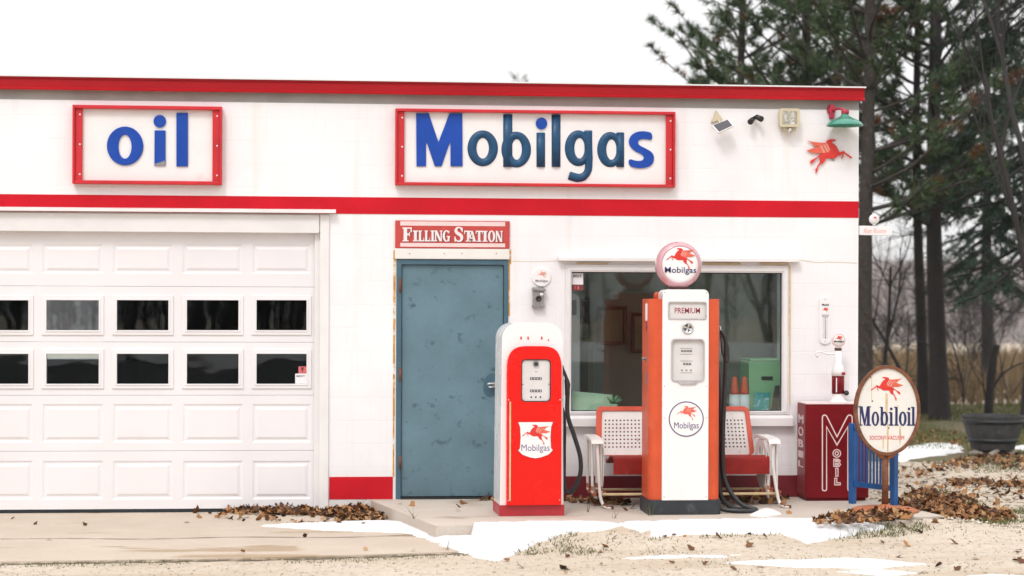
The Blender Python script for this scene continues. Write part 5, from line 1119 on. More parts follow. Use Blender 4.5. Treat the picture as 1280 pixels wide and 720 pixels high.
m_ = MB(L2); m_.hexa([(a[0]+.01, .10, a[2]), (a[1], .10, a[2]), (a[1], .11, a[2]), (a[0]+.01, .11, a[2])], [(a[0]+.01, .14, a[3]+.015), (a[1], .14, a[3]-.02), (a[1], .15, a[3]-.02), (a[0]+.01, .15, a[3]+.015)]); m_.build('card', 'lime_board', t)
x, z = W(767, 512, .13); L2 = (x, .13, z); t = thing('succulent', 'little pale succulent plant at the end of the green card on the window ledge', 'plant', L2)
m_ = MB(); m_.lathe([(.03, 0), (.04, .05), (.036, .05)], (0, 0, 0), 'Z', 12); m_.build('pot', 'lime_board', t)
m_ = MB(); rnd = random.Random(2)
for k in range(26):
    a_ = rnd.uniform(0, 2*PI); e_ = rnd.uniform(.2, 1.3); ln_ = rnd.uniform(.05, .10); d_ = Vector((math.cos(a_)*math.cos(e_), math.sin(a_)*math.cos(e_)*.7, math.sin(e_)))
    m_.tube([(0, 0, .05), Vector((0, 0, .05))+d_*ln_*.6, Vector((0, 0, .05))+d_*ln_], [.006, .011, .003], 5)
m_.build('leaves', 'leaf_plant', t)
# ledge inside the window, part of the building
lg = bb(); lg.box(WIN[0]-.05, WIN[1]+.05, 0.201, 0.72, gl[2]-0.06, gl[2]-0.022); lg.build('window_ledge', 'room_wall', bld)
def picture(label, u0, v0, u1, v1, y, mat):
    x0, x1, z0, z1 = rectW(u0, v0, u1, v1, y); L = ((x0+x1)/2, y, z0); t = thing('framed_picture', label, 'picture', L, 0, 'pictures on the back wall')
    m_ = MB(L); m_.plate(R4((x0, x1, z0, z1)), y-.04, y-.002, [R4(inset((x0, x1, z0, z1), .035))]); m_.build('frame', 'wood_dark', t, .004)
    m_ = MB(L); m_.plate(R4(inset((x0, x1, z0, z1), .036)), y-.015, y-.003); m_.build('print', mat, t)
picture('wide yellowish picture in a dark frame on the back wall left of the tall pump', 747, 383, 783, 431, 2.48, 'picture')
picture('yellowish picture half hidden by the tall pump inside the window', 789, 391, 812, 441, 2.48, 'picture')
picture('small reddish picture in the upper left of the shop window', 724, 372, 736.5, 405, 2.48, 'picture_red')
t, L, (x0, x1, z0, z1) = wbox('cupboard', 'dark cupboard with pale brown edges at the left end of the room behind the window', 'cupboard', None, 719, 422, 741, 560, 2.1, .4)
m_ = MB(L); m_.box(x0, x1, 2.1, 2.45, SLAB, z1); m_.build('body', 'wood_dark', t); m_ = MB(L); m_.plate(R4((x0, x1, z0+.2, z1)), 2.085, 2.099, [R4(inset((x0, x1, z0+.2, z1), .05))]); m_.build('door_frame', 'picture', t)
x0, x1, z0, z1 = rectW(712, 367, 724.5, 520, .55); L = ((x0+x1)/2, .70, SLAB); t = thing('old_pump', 'old pale grey fuel pump with a small window at the left edge inside the shop', 'fuel pump', L)
m_ = MB(L); o_ = rrect(x0-.25, x1, SLAB, z1, 0.06, 6); m_.plate(o_, .55, .9); m_.build('body', 'dial', t, .02); a = rectW(715, 375, 720.5, 394, .545); m_ = MB(L); m_.plate(rrect(*a, .012), .538, .549); m_.build('dial', 'dark_metal', t, .003)
HAZE = 0.0003
# ------------------------------------------------------------------ vegetation and litter (numpy)
rng = np.random.default_rng(11)
def np_mesh(name, V, Fl, nper, mat, parent=None, smooth=False):
    """V (n,3), Fl (m,nper) faces all with nper corners"""
    me = bpy.data.meshes.new(name); V = np.asarray(V, dtype=np.float32); Fl = np.asarray(Fl, dtype=np.int32)
    me.vertices.add(len(V)); me.vertices.foreach_set('co', V.ravel()); me.loops.add(Fl.size); me.loops.foreach_set('vertex_index', Fl.ravel())
    me.polygons.add(len(Fl)); me.polygons.foreach_set('loop_start', np.arange(0, Fl.size, nper, dtype=np.int32)); me.polygons.foreach_set('loop_total', np.full(len(Fl), nper, dtype=np.int32))
    me.update(); me.validate(); me.materials.append(M[mat])
    if smooth: me.polygons.foreach_set('use_smooth', [True]*len(me.polygons))
    o = bpy.data.objects.new(name, me); COL.objects.link(o)
    if parent is not None: o.parent = parent
    return o
def blades(P, Dr, length, width, curl=0.0):
    """one thin triangle per base point"""
    n = len(P); Dr = Dr/np.linalg.norm(Dr, axis=1, keepdims=True); up = rng.normal(size=(n, 3)); side = np.cross(Dr, up); side /= np.linalg.norm(side, axis=1, keepdims=True)+1e-9
    L = np.asarray(length).reshape(-1, 1); Wd = np.asarray(width).reshape(-1, 1)
    V = np.empty((n, 3, 3)); V[:, 0] = P-side*Wd/2; V[:, 1] = P+side*Wd/2; V[:, 2] = P+Dr*L; V[:, 2, 2] -= curl
    return V.reshape(-1, 3), np.arange(3*n).reshape(-1, 3)

def in_poly(x, y, P):
    P = np.array(P); c = np.zeros(len(x), bool); j = len(P)-1
    for i in range(len(P)):
        m = ((P[i, 1] > y) != (P[j, 1] > y)) & (x < (P[j, 0]-P[i, 0])*(y-P[i, 1])/(P[j, 1]-P[i, 1]+1e-12)+P[i, 0]); c ^= m; j = i
    return c
def poly_dist(x, y, P):
    P = np.array(P); d = np.full(len(x), 1e9)
    for i in range(len(P)):
        a, b = P[i], P[(i+1) % len(P)]; e = b-a; t_ = np.clip(((x-a[0])*e[0]+(y-a[1])*e[1])/(e@e+1e-12), 0, 1); d = np.minimum(d, np.hypot(x-a[0]-t_*e[0], y-a[1]-t_*e[1]))
    return d
def vnoise(x, y, s, seed=0):
    r = np.random.default_rng(seed); v = np.zeros_like(x)
    for o in range(5):
        a = r.uniform(0, 2*PI, 6); f = s*2**o; ph = r.uniform(0, 6.28, 6)
        v += sum(np.sin((x*np.cos(a[k])+y*np.sin(a[k]))*f+ph[k]) for k in range(6))/6/1.6**o
    return v

def bank(x, y):                       # worn gravel banked up against the front and right edge of the slab
    d = poly_dist(x, y, SLABP); z = SLAB-.022-d*.15+vnoise(x, y, 3, 30)*.010*np.clip(d*4, 0, 1)
    return np.where(in_poly(x, y, SLABP) | in_poly(x, y, APRON) | ((x < BX1) & (y > -.02)), -.05, np.maximum(z, -.05))
X, Y = np.meshgrid(np.linspace(.8, 7.2, 130), np.linspace(-3.6, 1.2, 100)); xf, yf = X.ravel(), Y.ravel(); zf = bank(xf, yf)
idx = np.arange(len(xf)).reshape(X.shape); q = np.stack([idx[:-1, :-1], idx[:-1, 1:], idx[1:, 1:], idx[1:, :-1]], -1).reshape(-1, 4)
q = q[(zf[q] > -.03).any(1) & (zf[q] > -.049).all(1)]
o = np_mesh('gravel_bank', np.stack([xf, yf, zf], 1), q, 4, 'ground', None, True); tag(o, kind='structure')
def lift(x, y, z): return np.maximum(z, np.maximum(bank(x, y), 0)) if np.isscalar(z) and z == 0 else np.full(len(x), z)
def pine(seed, H, r, first, spread, droop, dens, needle, dead=True, tuft_r=0.17, tip=0.0):
    """trunk mesh (with limbs) and needle cloud in local coordinates"""
    rnd = random.Random(seed); rg = np.random.default_rng(seed)
    tb = MB(); lean = (rnd.uniform(-.02, .02), rnd.uniform(-.02, .02))
    tp = lambda z: Vector((lean[0]*z+0.05*math.sin(z*0.7+seed), lean[1]*z+0.05*math.cos(z*0.6), z))
    zs = [H*k/14 for k in range(15)]
    tb.tube([tp(z)+Vector((0, 0, -0.1 if z == 0 else 0)) for z in zs], [r*1.25 if z == 0 else max(0.012, r*(1-0.9*z/H)) for z in zs], 9)
    pts = []; dirs = []
    z = first
    while z < H-0.2:
        t = (z-first)/(H-first)
        for k in range(rnd.randint(3, 5)):
            a = rnd.uniform(0, 2*PI); L = spread*((1-t)**0.8)*(0.75+0.25*min(1, t*6))*rnd.uniform(0.55, 1.15)+0.2
            e0 = (0.15+0.5*t) if not droop else (-0.10-0.25*(1-t))
            d = Vector((math.cos(a), math.sin(a), e0)); p = tp(z); P = [p]; n = 6
            for s in range(n):
                d = d+Vector((rnd.uniform(-.18, .18), rnd.uniform(-.18, .18), (0.10 if not droop else (-.10 if s < 3 else .13))+rnd.uniform(-.06, .06))); d.normalize(); p = p+d*L/n; P.append(p)
            rb = max(0.008, r*0.28*(1-t)*L/spread); tb.tube(P, [rb*(1-0.8*i/n)+.003 for i in range(n+1)], 5, False)
            nsub = int(dens*L)
            for q in range(nsub):
                f = rnd.uniform(0.30 if not droop else 0.12, 1.0); i = min(n-1, int(f*n)); b0 = P[i].lerp(P[i+1], f*n-i); dl = (P[i+1]-P[i]).normalized()
                sd = Vector((-dl.y, dl.x, 0))*rnd.choice((-1, 1))
                ds = (dl*rnd.uniform(.3, .9)+sd*rnd.uniform(.4, 1)+Vector((0, 0, rnd.uniform(-.1, .45) if not droop else rnd.uniform(-.75, -.05)))).normalized()
                sl = rnd.uniform(.16, .42)*(0.55+0.6*(1-f))*(1.0 if not droop else 1.45)
                e = b0+ds*sl
                if rnd.random() < .5: tb.tube([b0, e], [.006, .003], 3, False)
                m_ = 5 if not droop else 7
                for s in range(m_): pts.append(b0.lerp(e, (s+0.6)/m_)+Vector((rnd.gauss(0, .015), rnd.gauss(0, .015), rnd.gauss(0, .015)))); dirs.append(ds)
        z += rnd.uniform(.22, .42)*(1 if not droop else .62)
    if dead:
        for k in range(int(first*10)):
            z = rnd.uniform(0.5, first+1); a = rnd.uniform(0, 2*PI); L = rnd.uniform(.3, 1.3); P = [tp(z)]; d = Vector((math.cos(a), math.sin(a), rnd.uniform(-.15, .15)))
            for s in range(4): d = (d+Vector((rnd.uniform(-.3, .3), rnd.uniform(-.3, .3), rnd.uniform(-.25, .15)))).normalized(); P.append(P[-1]+d*L/4)
            tb.tube(P, [.012, .009, .007, .005, .003], 4, False)
            for s in range(3): q = P[rnd.randint(1, 4)]; tb.tube([q, q+Vector((rnd.uniform(-.3, .3), rnd.uniform(-.3, .3), rnd.uniform(-.2, .2)))], [.005, .002], 3, False)
    pts = np.array([tuple(p) for p in pts]); dirs = np.array([tuple(p) for p in dirs]); n = len(pts)
    rep = needle; P = np.repeat(pts, rep, 0); D = np.repeat(dirs, rep, 0)*0.9+rg.normal(size=(n*rep, 3))*(0.65 if not droop else 0.5)
    V, Fc = blades(P, D, rg.uniform(tuft_r*.6, tuft_r*1.2, n*rep), rg.uniform(.011, .024, n*rep))
    return tb, V, Fc
def plant_tree(name, label, cat, loc, tb, V, Fc, bark, leafmat, grp, rz=0, sc=1.0, src=None):
    t = thing(name, label, cat, loc, rz, grp); t.scale = (sc, sc, sc)
    if src is None:
        a = tb.build('trunk', bark, t, normals=False); b = np_mesh('crown', V, Fc, 3, leafmat, t); return t, a, b
    for s in src[1:]: c = s.copy(); COL.objects.link(c); c.parent = t
    return t
pA = pine(3, 13.5, .13, 3.0, 2.8, False, 3.9, 13, True)
pB = pine(8, 12.5, .10, 3.3, 1.8, False, 4.2, 13, True)
pC = pine(21, 14.5, .155, 3.1, 2.8, False, 3.9, 13, True)
spA = pine(5, 11.5, .16, 2.7, 2.2, True, 6, 10, True, .10)
GP = 'pines beside the filling station'
sA = plant_tree('pine_tree', 'grey trunked pine rising directly behind the right corner of the building', 'pine tree', (at(1086, 10.5), 10.5, 0), *pA, 'bark', 'needles', GP, 0.4)
sB = plant_tree('pine_tree', 'slim pine just left of the thickest dark trunk', 'pine tree', (at(1153, 14.5), 14.5, 0), *pB, 'bark_dark', 'needles', GP)
sC = plant_tree('pine_tree', 'thick dark trunked pine standing right of the oval sign', 'pine tree', (at(1174, 13.2), 13.2, 0), *pC, 'bark_dark', 'needles', GP)
plant_tree('pine_tree', 'pine with its trunk above the floodlight, limbs reaching left over the roof', 'pine tree', (at(1004, 14.0), 14.0, 0), None, None, None, None, None, GP, 2.1, 1.0, sA)
plant_tree('pine_tree', 'thin pine behind the roof between the two larger trunks', 'pine tree', (at(1052, 17), 17, 0), None, None, None, None, None, GP, 1.0, 1.05, sB)
plant_tree('pine_tree', 'leftmost pine showing above the roof behind the long sign', 'pine tree', (at(925, 16), 16, 0), None, None, None, None, None, GP, 3.6, 0.92, sA)
sS = plant_tree('spruce_tree', 'dense dark spruce with drooping boughs at the right edge', 'spruce tree', (at(1296, 11), 11, 0), *spA, 'bark_dark', 'spruce', 'spruces')
plant_tree('spruce_tree', 'dark spruce standing farther back between the thick pine and the right edge', 'spruce tree', (at(1236, 24), 24, 0), None, None, None, None, None, 'spruces', 2.0, 0.95, sS)
plant_tree('pine_tree', 'far small pine whose tip just shows over the roof', 'pine tree', (at(655, 48), 48, 0), None, None, None, None, None, GP, 1.0, (1.872+(378-89)/2400*65)/12.5, sB)

def bare(seed, H, r, nlev, spread, lean=(0, 0), first=0.2, up=0.25, shrink=0.72, nb=(2, 4)):
    rnd = random.Random(seed); trunk = MB(); tw = MB()
    def grow(p, d, L, rr, lev):
        n = 5; P = [p]; 
        for s in range(n):
            d = (d+Vector((rnd.gauss(0, .10), rnd.gauss(0, .10), rnd.gauss(0, .05)+up*0.12))).normalized(); P.append(P[-1]+d*L/n)
        (trunk if lev == 0 else tw).tube(P, [rr*(1-0.55*i/n) for i in range(n+1)], 8 if lev == 0 else 5 if lev == 1 else 3, False)
        if lev >= nlev: return
        for k in range(rnd.randint(*nb)+(2 if lev == 0 else 0)):
            f = rnd.uniform(first if lev == 0 else .25, 1); i = min(n-1, int(f*n)); q = P[i].lerp(P[i+1], f*n-i)
            a = rnd.uniform(0, 2*PI); dd = (d*0.8+Vector((math.cos(a), math.sin(a), up))*spread*rnd.uniform(.6, 1.2)).normalized()
            grow(q, dd, L*shrink*rnd.uniform(.6, 1.05)*(1-0.3*f), max(.0028, rr*.5*(1-.4*f)), lev+1)
    grow(Vector((0, 0, -.05)), Vector((lean[0], lean[1], 1)).normalized(), H, r, 0)
    return trunk, tw
def plant_bare(name, label, cat, loc, tb, grp, bark='bark_dark', rz=0):
    t = thing(name, label, cat, loc, rz, grp); a = tb[0].build('trunk', bark, t, normals=False); b = tb[1].build('crown', 'twig', t, normals=False); return t, a, b
plant_bare('bare_tree', 'tall leafless tree with many upright limbs at the right edge', 'bare tree', (at(1316, 7), 7, 0), bare(4, 7.0, .11, 4, .50, (-.10, 0), .15, .75, .80, (4, 6)), 'leafless trees', 'bark_dark')
plant_bare('bare_tree', 'leafless sapling forking just right of the building corner', 'bare tree', (at(1106, 15.5), 15.5, 0), bare(9, 2.6, .05, 3, .6, (.05, 0), .35, .5), 'leafless trees')
plant_bare('bare_tree', 'leafless sapling leaning left of the thick pine trunk', 'bare tree', (at(1150, 17), 17, 0), bare(12, 3.0, .04, 3, .6, (-.35, 0), .3, .5), 'leafless trees')
plant_bare('bare_tree', 'far leafless tree whose twigs show faintly over the roof', 'bare tree', (at(792, 32), 32, 0), bare(15, 4.6, .05, 4, .6, (0, 0), .3, .5, .72, (3, 5)), 'leafless trees')
bx, by = G(1236, 522, 0); L = (bx, by, 0); k_ = (by+DIST)/2400
t = thing('dead_snag', 'dark leaning dead stem with a few side branches behind the planter', 'dead tree', L)
m_ = MB(); m_.tube(smooth_path([(-.01, 0, -.05), (0.02, 0, .45), (0.09, .02, 1.0), (12*k_, .03, 93*k_)], 4), [.075]*4+[.068]*4+[.062]*4+[.055], 9); m_.build('trunk', 'post', t)
m_ = MB()
for P_, r0_ in (([(0.03, 0, .40), (.14, -.03, .62), (.32, -.05, .80), (.62, -.06, .92), (.95, -.08, .90)], .024), ([(0.16, -.03, .62), (.24, -.02, .90), (.30, 0, 1.2)], .014), ([(.35, -.05, .80), (.44, -.03, 1.05), (.62, .0, 1.3)], .012), ([(0.0, 0, .2), (-.09, -.02, .45), (-.10, -.02, .72)], .022), ([(-.09, -.02, .5), (-.3, 0, .85), (-.38, .02, 1.25)], .012)):
    P_ = smooth_path(P_, 4); m_.tube(P_, [r0_*(1-.8*q/len(P_)) for q in range(len(P_))], 6, False)
m_.build('branches', 'post', t, normals=False)
shr = bare(40, 1.6, .02, 4, .9, (0, 0), .02, .25, .85, (4, 6))
s0 = plant_bare('bare_shrub', 'leafless arching shrub behind the planter at the right edge', 'bare shrub', (at(1262, 19), 19, 0), shr, 'leafless shrubs')
for lab, u, Y, rz, sc in (('leafless shrub between the thick pine trunk and the leaning dead stem', 1205, 18, 1.3, 1.15), ('leafless shrub right behind the oval sign beyond the lawn', 1128, 21, 2.6, 1.2), ('leafless shrub tucked against the building corner by the grey pine', 1096, 22, 4, 1.1), ('taller leafless shrub far back between the shrub clumps', 1232, 26, 5, 1.6)):
    t = thing('bare_shrub', lab, 'bare shrub', (at(u, Y), Y, 0), rz, 'leafless shrubs'); t.scale = (sc, sc, sc)
    for s in s0[1:]: c = s.copy(); COL.objects.link(c); c.parent = t

# far leafless woods: one mass of twigs all round (it is also what the window panes reflect)
def woods(n, xr, yr, hr, dark=1.0):
    Vs = []; x = rng.uniform(*xr, n); y = rng.uniform(*yr, n); hgt = rng.uniform(*hr, n)
    base = np.stack([x, y, -0.2+np.clip((y-46)/260, 0, 1)**2*9], 1)
    V1, F1 = blades(base, np.stack([rng.normal(0, .06, n), rng.normal(0, .06, n), np.ones(n)], 1), hgt, rng.uniform(.15, .3, n))
    k = 34; b = np.repeat(base, k, 0); hh = np.repeat(hgt, k)*rng.uniform(.12, .92, n*k); b[:, 2] += hh
    d = np.stack([rng.normal(0, .7, n*k), rng.normal(0, .4, n*k), rng.uniform(.2, 1.2, n*k)], 1)
    V2, F2 = blades(b, d, np.repeat(hgt, k)*rng.uniform(.10, .34, n*k), rng.uniform(.025, .06, n*k))
    return np.concatenate([V1, V2]), np.concatenate([F1, F2+len(V1)])
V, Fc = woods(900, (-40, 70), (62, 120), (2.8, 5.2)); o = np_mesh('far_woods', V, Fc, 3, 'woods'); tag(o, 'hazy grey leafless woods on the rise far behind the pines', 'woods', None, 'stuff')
Va, Fa = woods(420, (-50, 3), (-70, -50), (5, 10)); Vb, Fb = woods(90, (15.5, 60), (-74, -60), (5, 10)); Vc, Fc = woods(26, (4, 15), (-70, -50), (4, 8))
V = np.concatenate([Va, Vb, Vc]); Fc = np.concatenate([Fa, Fb+len(Va), Fc+len(Va)+len(Vb)])
for i_, (tx, ty) in enumerate(((12.2, -46), (15.0, -49), (16.6, -44), (19.0, -52), (8.6, -55), (-3, -50), (-8, -46), (22, -47))):
    q1, q2 = bare(60+i_, 4.6, .13, 4, .55, (-.12, 0), .10, .6, .78, (4, 6))
    for mb in (q1, q2):
        vv = np.array(mb.v)+[tx, ty, 0]; ff = np.array([f for f in mb.f if len(f) == 4]); ff = np.concatenate([ff[:, [0, 1, 2]], ff[:, [0, 2, 3]]])
        Fc = np.concatenate([Fc, ff+len(V)]); V = np.concatenate([V, vv])
o = np_mesh('roadside_woods', V, Fc, 3, 'twig'); tag(o, 'leafless woods across the road mirrored in the window panes', 'woods', None, 'stuff')

# tall dry grass field beyond the lawn
n = 42000; x = rng.uniform(4, 34, n); y = rng.uniform(17.5, 46, n); P = np.stack([x, y, np.zeros(n)], 1)
clump = 0.5+0.5*np.sin(x*1.7+np.sin(y*1.3)*2)*np.sin(y*0.9)
V, Fc = blades(P, np.stack([rng.normal(0, .25, n), rng.normal(0, .25, n), np.ones(n)], 1), rng.uniform(.35, .75, n)*(0.55+.7*clump), rng.uniform(.02, .05, n), .03)
o = np_mesh('dry_grass', V, Fc, 3, 'dry_grass'); tag(o, 'tall dead tan grass filling the field beyond the lawn', 'dry grass', None, 'stuff')
# short grass tufts on the lawn and along the slab
GV = []; GF = []; off = 0
def add_blades(res):
    global off
    GV.append(res[0]); GF.append(res[1]+off); off += len(res[0])
n = 60000; x = rng.uniform(5, 16, n); y = rng.uniform(5.2, 18, n); k = vnoise(x, y, 1.3, 2) > -.25; x, y = x[k], y[k]; n = len(x)
add_blades(blades(np.stack([x, y, np.zeros(n)], 1), np.stack([rng.normal(0, .45, n), rng.normal(0, .45, n), np.ones(n)], 1), rng.uniform(.03, .10, n), rng.uniform(.008, .016, n)))
def px_poly(L, z=0.0): return [G(u, v, z) for u, v in L]
def grass_patch(pp, n, h=(.02, .06), thr=-.1, seed=1):
    P = px_poly(pp); a = np.array(P); x = rng.uniform(a[:, 0].min(), a[:, 0].max(), n); y = rng.uniform(a[:, 1].min(), a[:, 1].max(), n)
    k = in_poly(x, y, P) & (vnoise(x, y, 4, seed) > thr); x, y = x[k], y[k]; m = len(x)
    add_blades(blades(np.stack([x, y, lift(x, y, 0)], 1), np.stack([rng.normal(0, .6, m), rng.normal(0, .6, m), np.ones(m)], 1), rng.uniform(*h, m), rng.uniform(.004, .009, m)))
grass_patch([(1000, 668), (1060, 664), (1130, 656), (1220, 645), (1290, 635), (1290, 652), (1220, 664), (1120, 676), (1010, 680)], 16000, (.02, .07), -.15)
grass_patch([(612, 686), (640, 678), (720, 668), (830, 668), (980, 666), (1010, 676), (900, 680), (760, 684), (650, 696)], 4500, (.015, .045), .15, 4)
grass_patch([(600, 694), (700, 676), (1000, 672), (1290, 650), (1290, 690), (900, 712), (500, 716)], 5000, (.008, .03), .30, 21)
grass_patch([(0, 712), (600, 698), (1290, 690), (1290, 722), (0, 722)], 2500, (.006, .02), .35, 22)
grass_patch([(690, 684), (770, 688), (760, 696), (700, 694)], 260, (.02, .05), .2, 5)
grass_patch([(1150, 636), (1200, 626), (1230, 632), (1190, 642)], 2200, (.02, .06), -.3, 6)
grass_patch([(1140, 622), (1180, 612), (1200, 622), (1160, 628)], 1500, (.02, .05), -.2, 7)
grass_patch([(1210, 585), (1290, 575), (1290, 590), (1220, 592)], 1800, (.03, .07), -.4, 8)
grass_patch([(0, 706), (200, 702), (420, 700), (600, 692), (604, 695), (420, 704), (200, 707), (0, 710)], 2600, (.008, .032), .12, 9)
for (u, v) in ((823, 640), (813, 645), (855, 612), (498, 641), (517, 648), (735, 640), (1160, 580), (560, 690), (767, 648)):   # lone weeds in the joints
    z = SLAB if v < 652 and u > 500 and u < 1100 else 0; x_, y_ = G(u, v, z); m = 5
    add_blades(blades(np.tile([x_, y_, z], (m, 1))+rng.normal(0, .012, (m, 3))*[1, 1, 0], np.stack([rng.normal(0, .35, m), rng.normal(0, .35, m), np.ones(m)], 1), rng.uniform(.05, .17, m), rng.uniform(.005, .009, m)))
o = np_mesh('grass', np.concatenate(GV), np.concatenate(GF), 3, 'grass'); tag(o, 'short patchy winter grass on the lawn and along the slab', 'grass', None, 'stuff')

# fallen leaves
LV = []; LF = []; lo = 0
def leaves(x, y, z, size):
    global lo
    n = len(x); ang = rng.uniform(0, 2*PI, n); tx, ty = rng.normal(0, .55, n), rng.normal(0, .55, n); s = size
    out = np.array([(0, -.55), (.28, -.30), (.52, -.1), (.30, .12), (.36, .42), (.0, .62), (-.34, .40), (-.30, .10), (-.52, -.12), (-.26, -.32)])
    V = np.empty((n, 10, 3)); ca, sa = np.cos(ang), np.sin(ang); cup = rng.uniform(-.5, .9, n)
    for k, (a, b) in enumerate(out):
        a_ = a*(1+rng.normal(0, .14, n)); b_ = b*(1+rng.normal(0, .14, n)); xx = (a_*ca-b_*sa)*s; yy = (a_*sa+b_*ca)*s
        V[:, k, 0] = x+xx; V[:, k, 1] = y+yy; V[:, k, 2] = z+xx*tx+yy*ty+cup*s*(a_*a_)*1.4
    V[:, :, 2] = np.maximum(V[:, :, 2], (z-0.012)[:, None].clip(0.003))
    LV.append(V.reshape(-1, 3)); LF.append(np.arange(10*n).reshape(-1, 10)+lo); lo += 10*n
def leaf_area(pp, n, zb=0, hump=0.0, thr=-9, seed=1, size=(.026, .062), edge=.15):
    P = px_poly(pp, zb); a = np.array(P); x = rng.uniform(a[:, 0].min(), a[:, 0].max(), n); y = rng.uniform(a[:, 1].min(), a[:, 1].max(), n)
    k = in_poly(x, y, P) & (vnoise(x, y, 3.2, seed) > thr); x, y = x[k], y[k]; d = np.clip(poly_dist(x, y, P)/edge, 0, 1)
    z = lift(x, y, zb)+0.012+hump*d*rng.uniform(0, 1, len(x)); leaves(x, y, z, rng.uniform(*size, len(x)))
leaf_area([(250, 638), (300, 633), (395, 629), (405, 640), (395, 645), (300, 643)], 1500, 0.016, .042)
leaf_area([(395, 632), (470, 632), (482, 652), (455, 653), (400, 645)], 1300, 0.016, .055)
leaf_area([(400, 632), (440, 631), (444, 638), (405, 640)], 350, 0.016, .09)
leaf_area([(1008, 657), (1020, 650), (1060, 645), (1150, 641), (1190, 637), (1262, 640), (1270, 650), (1190, 662), (1090, 666), (1040, 660)], 4200, 0, .05)
leaf_area([(1012, 655), (1030, 646), (1140, 638), (1140, 648), (1060, 656)], 900, SLAB, .03, -.3, 3)
leaf_area([(1130, 636), (1150, 628), (1200, 632), (1240, 640), (1200, 648), (1140, 645)], 1700, 0, .045)
leaf_area([(1110, 628), (1150, 612), (1200, 618), (1230, 632), (1150, 632)], 700, 0.0, .04, .0, 4)
leaf_area([(1150, 592), (1200, 572), (1290, 566), (1290, 590), (1230, 585)], 1300, 0.0, .025, -.2, 5)
leaf_area([(1120, 585), (1290, 580), (1290, 640), (1120, 630)], 800, 0.0, .01, -.1, 6, (.03, .07))
leaf_area([(1180, 600), (1290, 605), (1290, 612), (1190, 608)], 500, 0.0, .03, -.5, 7)
leaf_area([(1060, 662), (1120, 657), (1185, 652), (1190, 660), (1100, 668)], 1500, 0, .09)
leaf_area([(230, 641), (400, 644), (500, 655), (430, 660), (240, 648)], 170, 0.016, .0)
leaf_area([(782, 668), (800, 660), (818, 668), (800, 671)], 70, 0, .08)
leaf_area([(970, 662), (1000, 658), (1004, 668), (975, 668)], 60, 0.03, .03)
leaf_area([(735, 632), (790, 632), (780, 625), (735, 625)], 90, SLAB, .03, -9, 1, (.04, .08)); leaf_area([(905, 632), (985, 630), (985, 623), (905, 624)], 110, SLAB, .03, -9, 1, (.04, .08)); leaf_area([(600, 626), (618, 626), (618, 623), (603, 623)], 25, SLAB, .02)
leaf_area([(530, 662), (640, 656), (1000, 654), (1110, 660), (1000, 670), (640, 684)], 70, 0.05, .0, -9, 1, (.015, .045))
leaf_area([(700, 628), (735, 630), (735, 621), (700, 621)], 60, SLAB, .03)
leaf_area([(1100, 540), (1290, 540), (1290, 560), (1100, 560)], 900, 0.0, .02, -.1, 8)
leaf_area([(0, 640), (400, 645), (600, 690), (0, 700)], 14, 0.016, .0); leaf_area([(600, 690), (1280, 660), (1280, 720), (600, 720)], 60, 0.0, .0, -9, 1, (.03, .07)); leaf_area([(500, 640), (1000, 645), (1000, 628), (500, 628)], 40, SLAB, .0, -9, 1, (.03, .06))
o = np_mesh('fallen_leaves', np.concatenate(LV), np.concatenate(LF), 10, 'leaf'); tag(o, 'dry brown and orange leaves drifted against the garage door and the slab', 'leaves', None, 'stuff')

# loose pale stones and small gravel
n = 5200; x = rng.uniform(4.7, 12.5, n); y = rng.uniform(-1.6, 5.2, n); k = ~in_poly(x, y, SLABP) & (vnoise(x, y, 2.0, 9) > -.4); x, y = x[k], y[k]
x2 = rng.uniform(-6, 9, 5000); y2 = rng.uniform(-5.0, -1.6, 5000); k = ~in_poly(x2, y2, APRON) & ~in_poly(x2, y2, SLABP); x = np.concatenate([x, x2[k]]); y = np.concatenate([y, y2[k]]); n = len(x)
s = np.concatenate([rng.uniform(.012, .034, n-k.sum()), rng.uniform(.004, .014, k.sum())])
octa = np.array([(1, 0, 0), (0, 1, 0), (-1, 0, 0), (0, -1, 0), (0, 0, .7), (0, 0, -.4)]); of = np.array([(0, 1, 4), (1, 2, 4), (2, 3, 4), (3, 0, 4), (1, 0, 5), (2, 1, 5), (3, 2, 5), (0, 3, 5)])
a = rng.uniform(0, 6.28, n); V = np.empty((n, 6, 3)); jit = rng.uniform(.6, 1.25, (n, 6, 1)); q = octa[None]*jit*s[:, None, None]
V[:, :, 0] = x[:, None]+q[:, :, 0]*np.cos(a)[:, None]-q[:, :, 1]*np.sin(a)[:, None]*.7; V[:, :, 1] = y[:, None]+q[:, :, 0]*np.sin(a)[:, None]+q[:, :, 1]*np.cos(a)[:, None]*.7; V[:, :, 2] = q[:, :, 2]+s[:, None]*.2+np.maximum(bank(x, y), 0)[:, None]
o = np_mesh('pebbles', V.reshape(-1, 3), (of[None]+np.arange(n)[:, None, None]*6).reshape(-1, 3), 3, 'pebble'); tag(o, 'pale pebbles scattered over the gravel yard', 'pebbles', None, 'stuff')

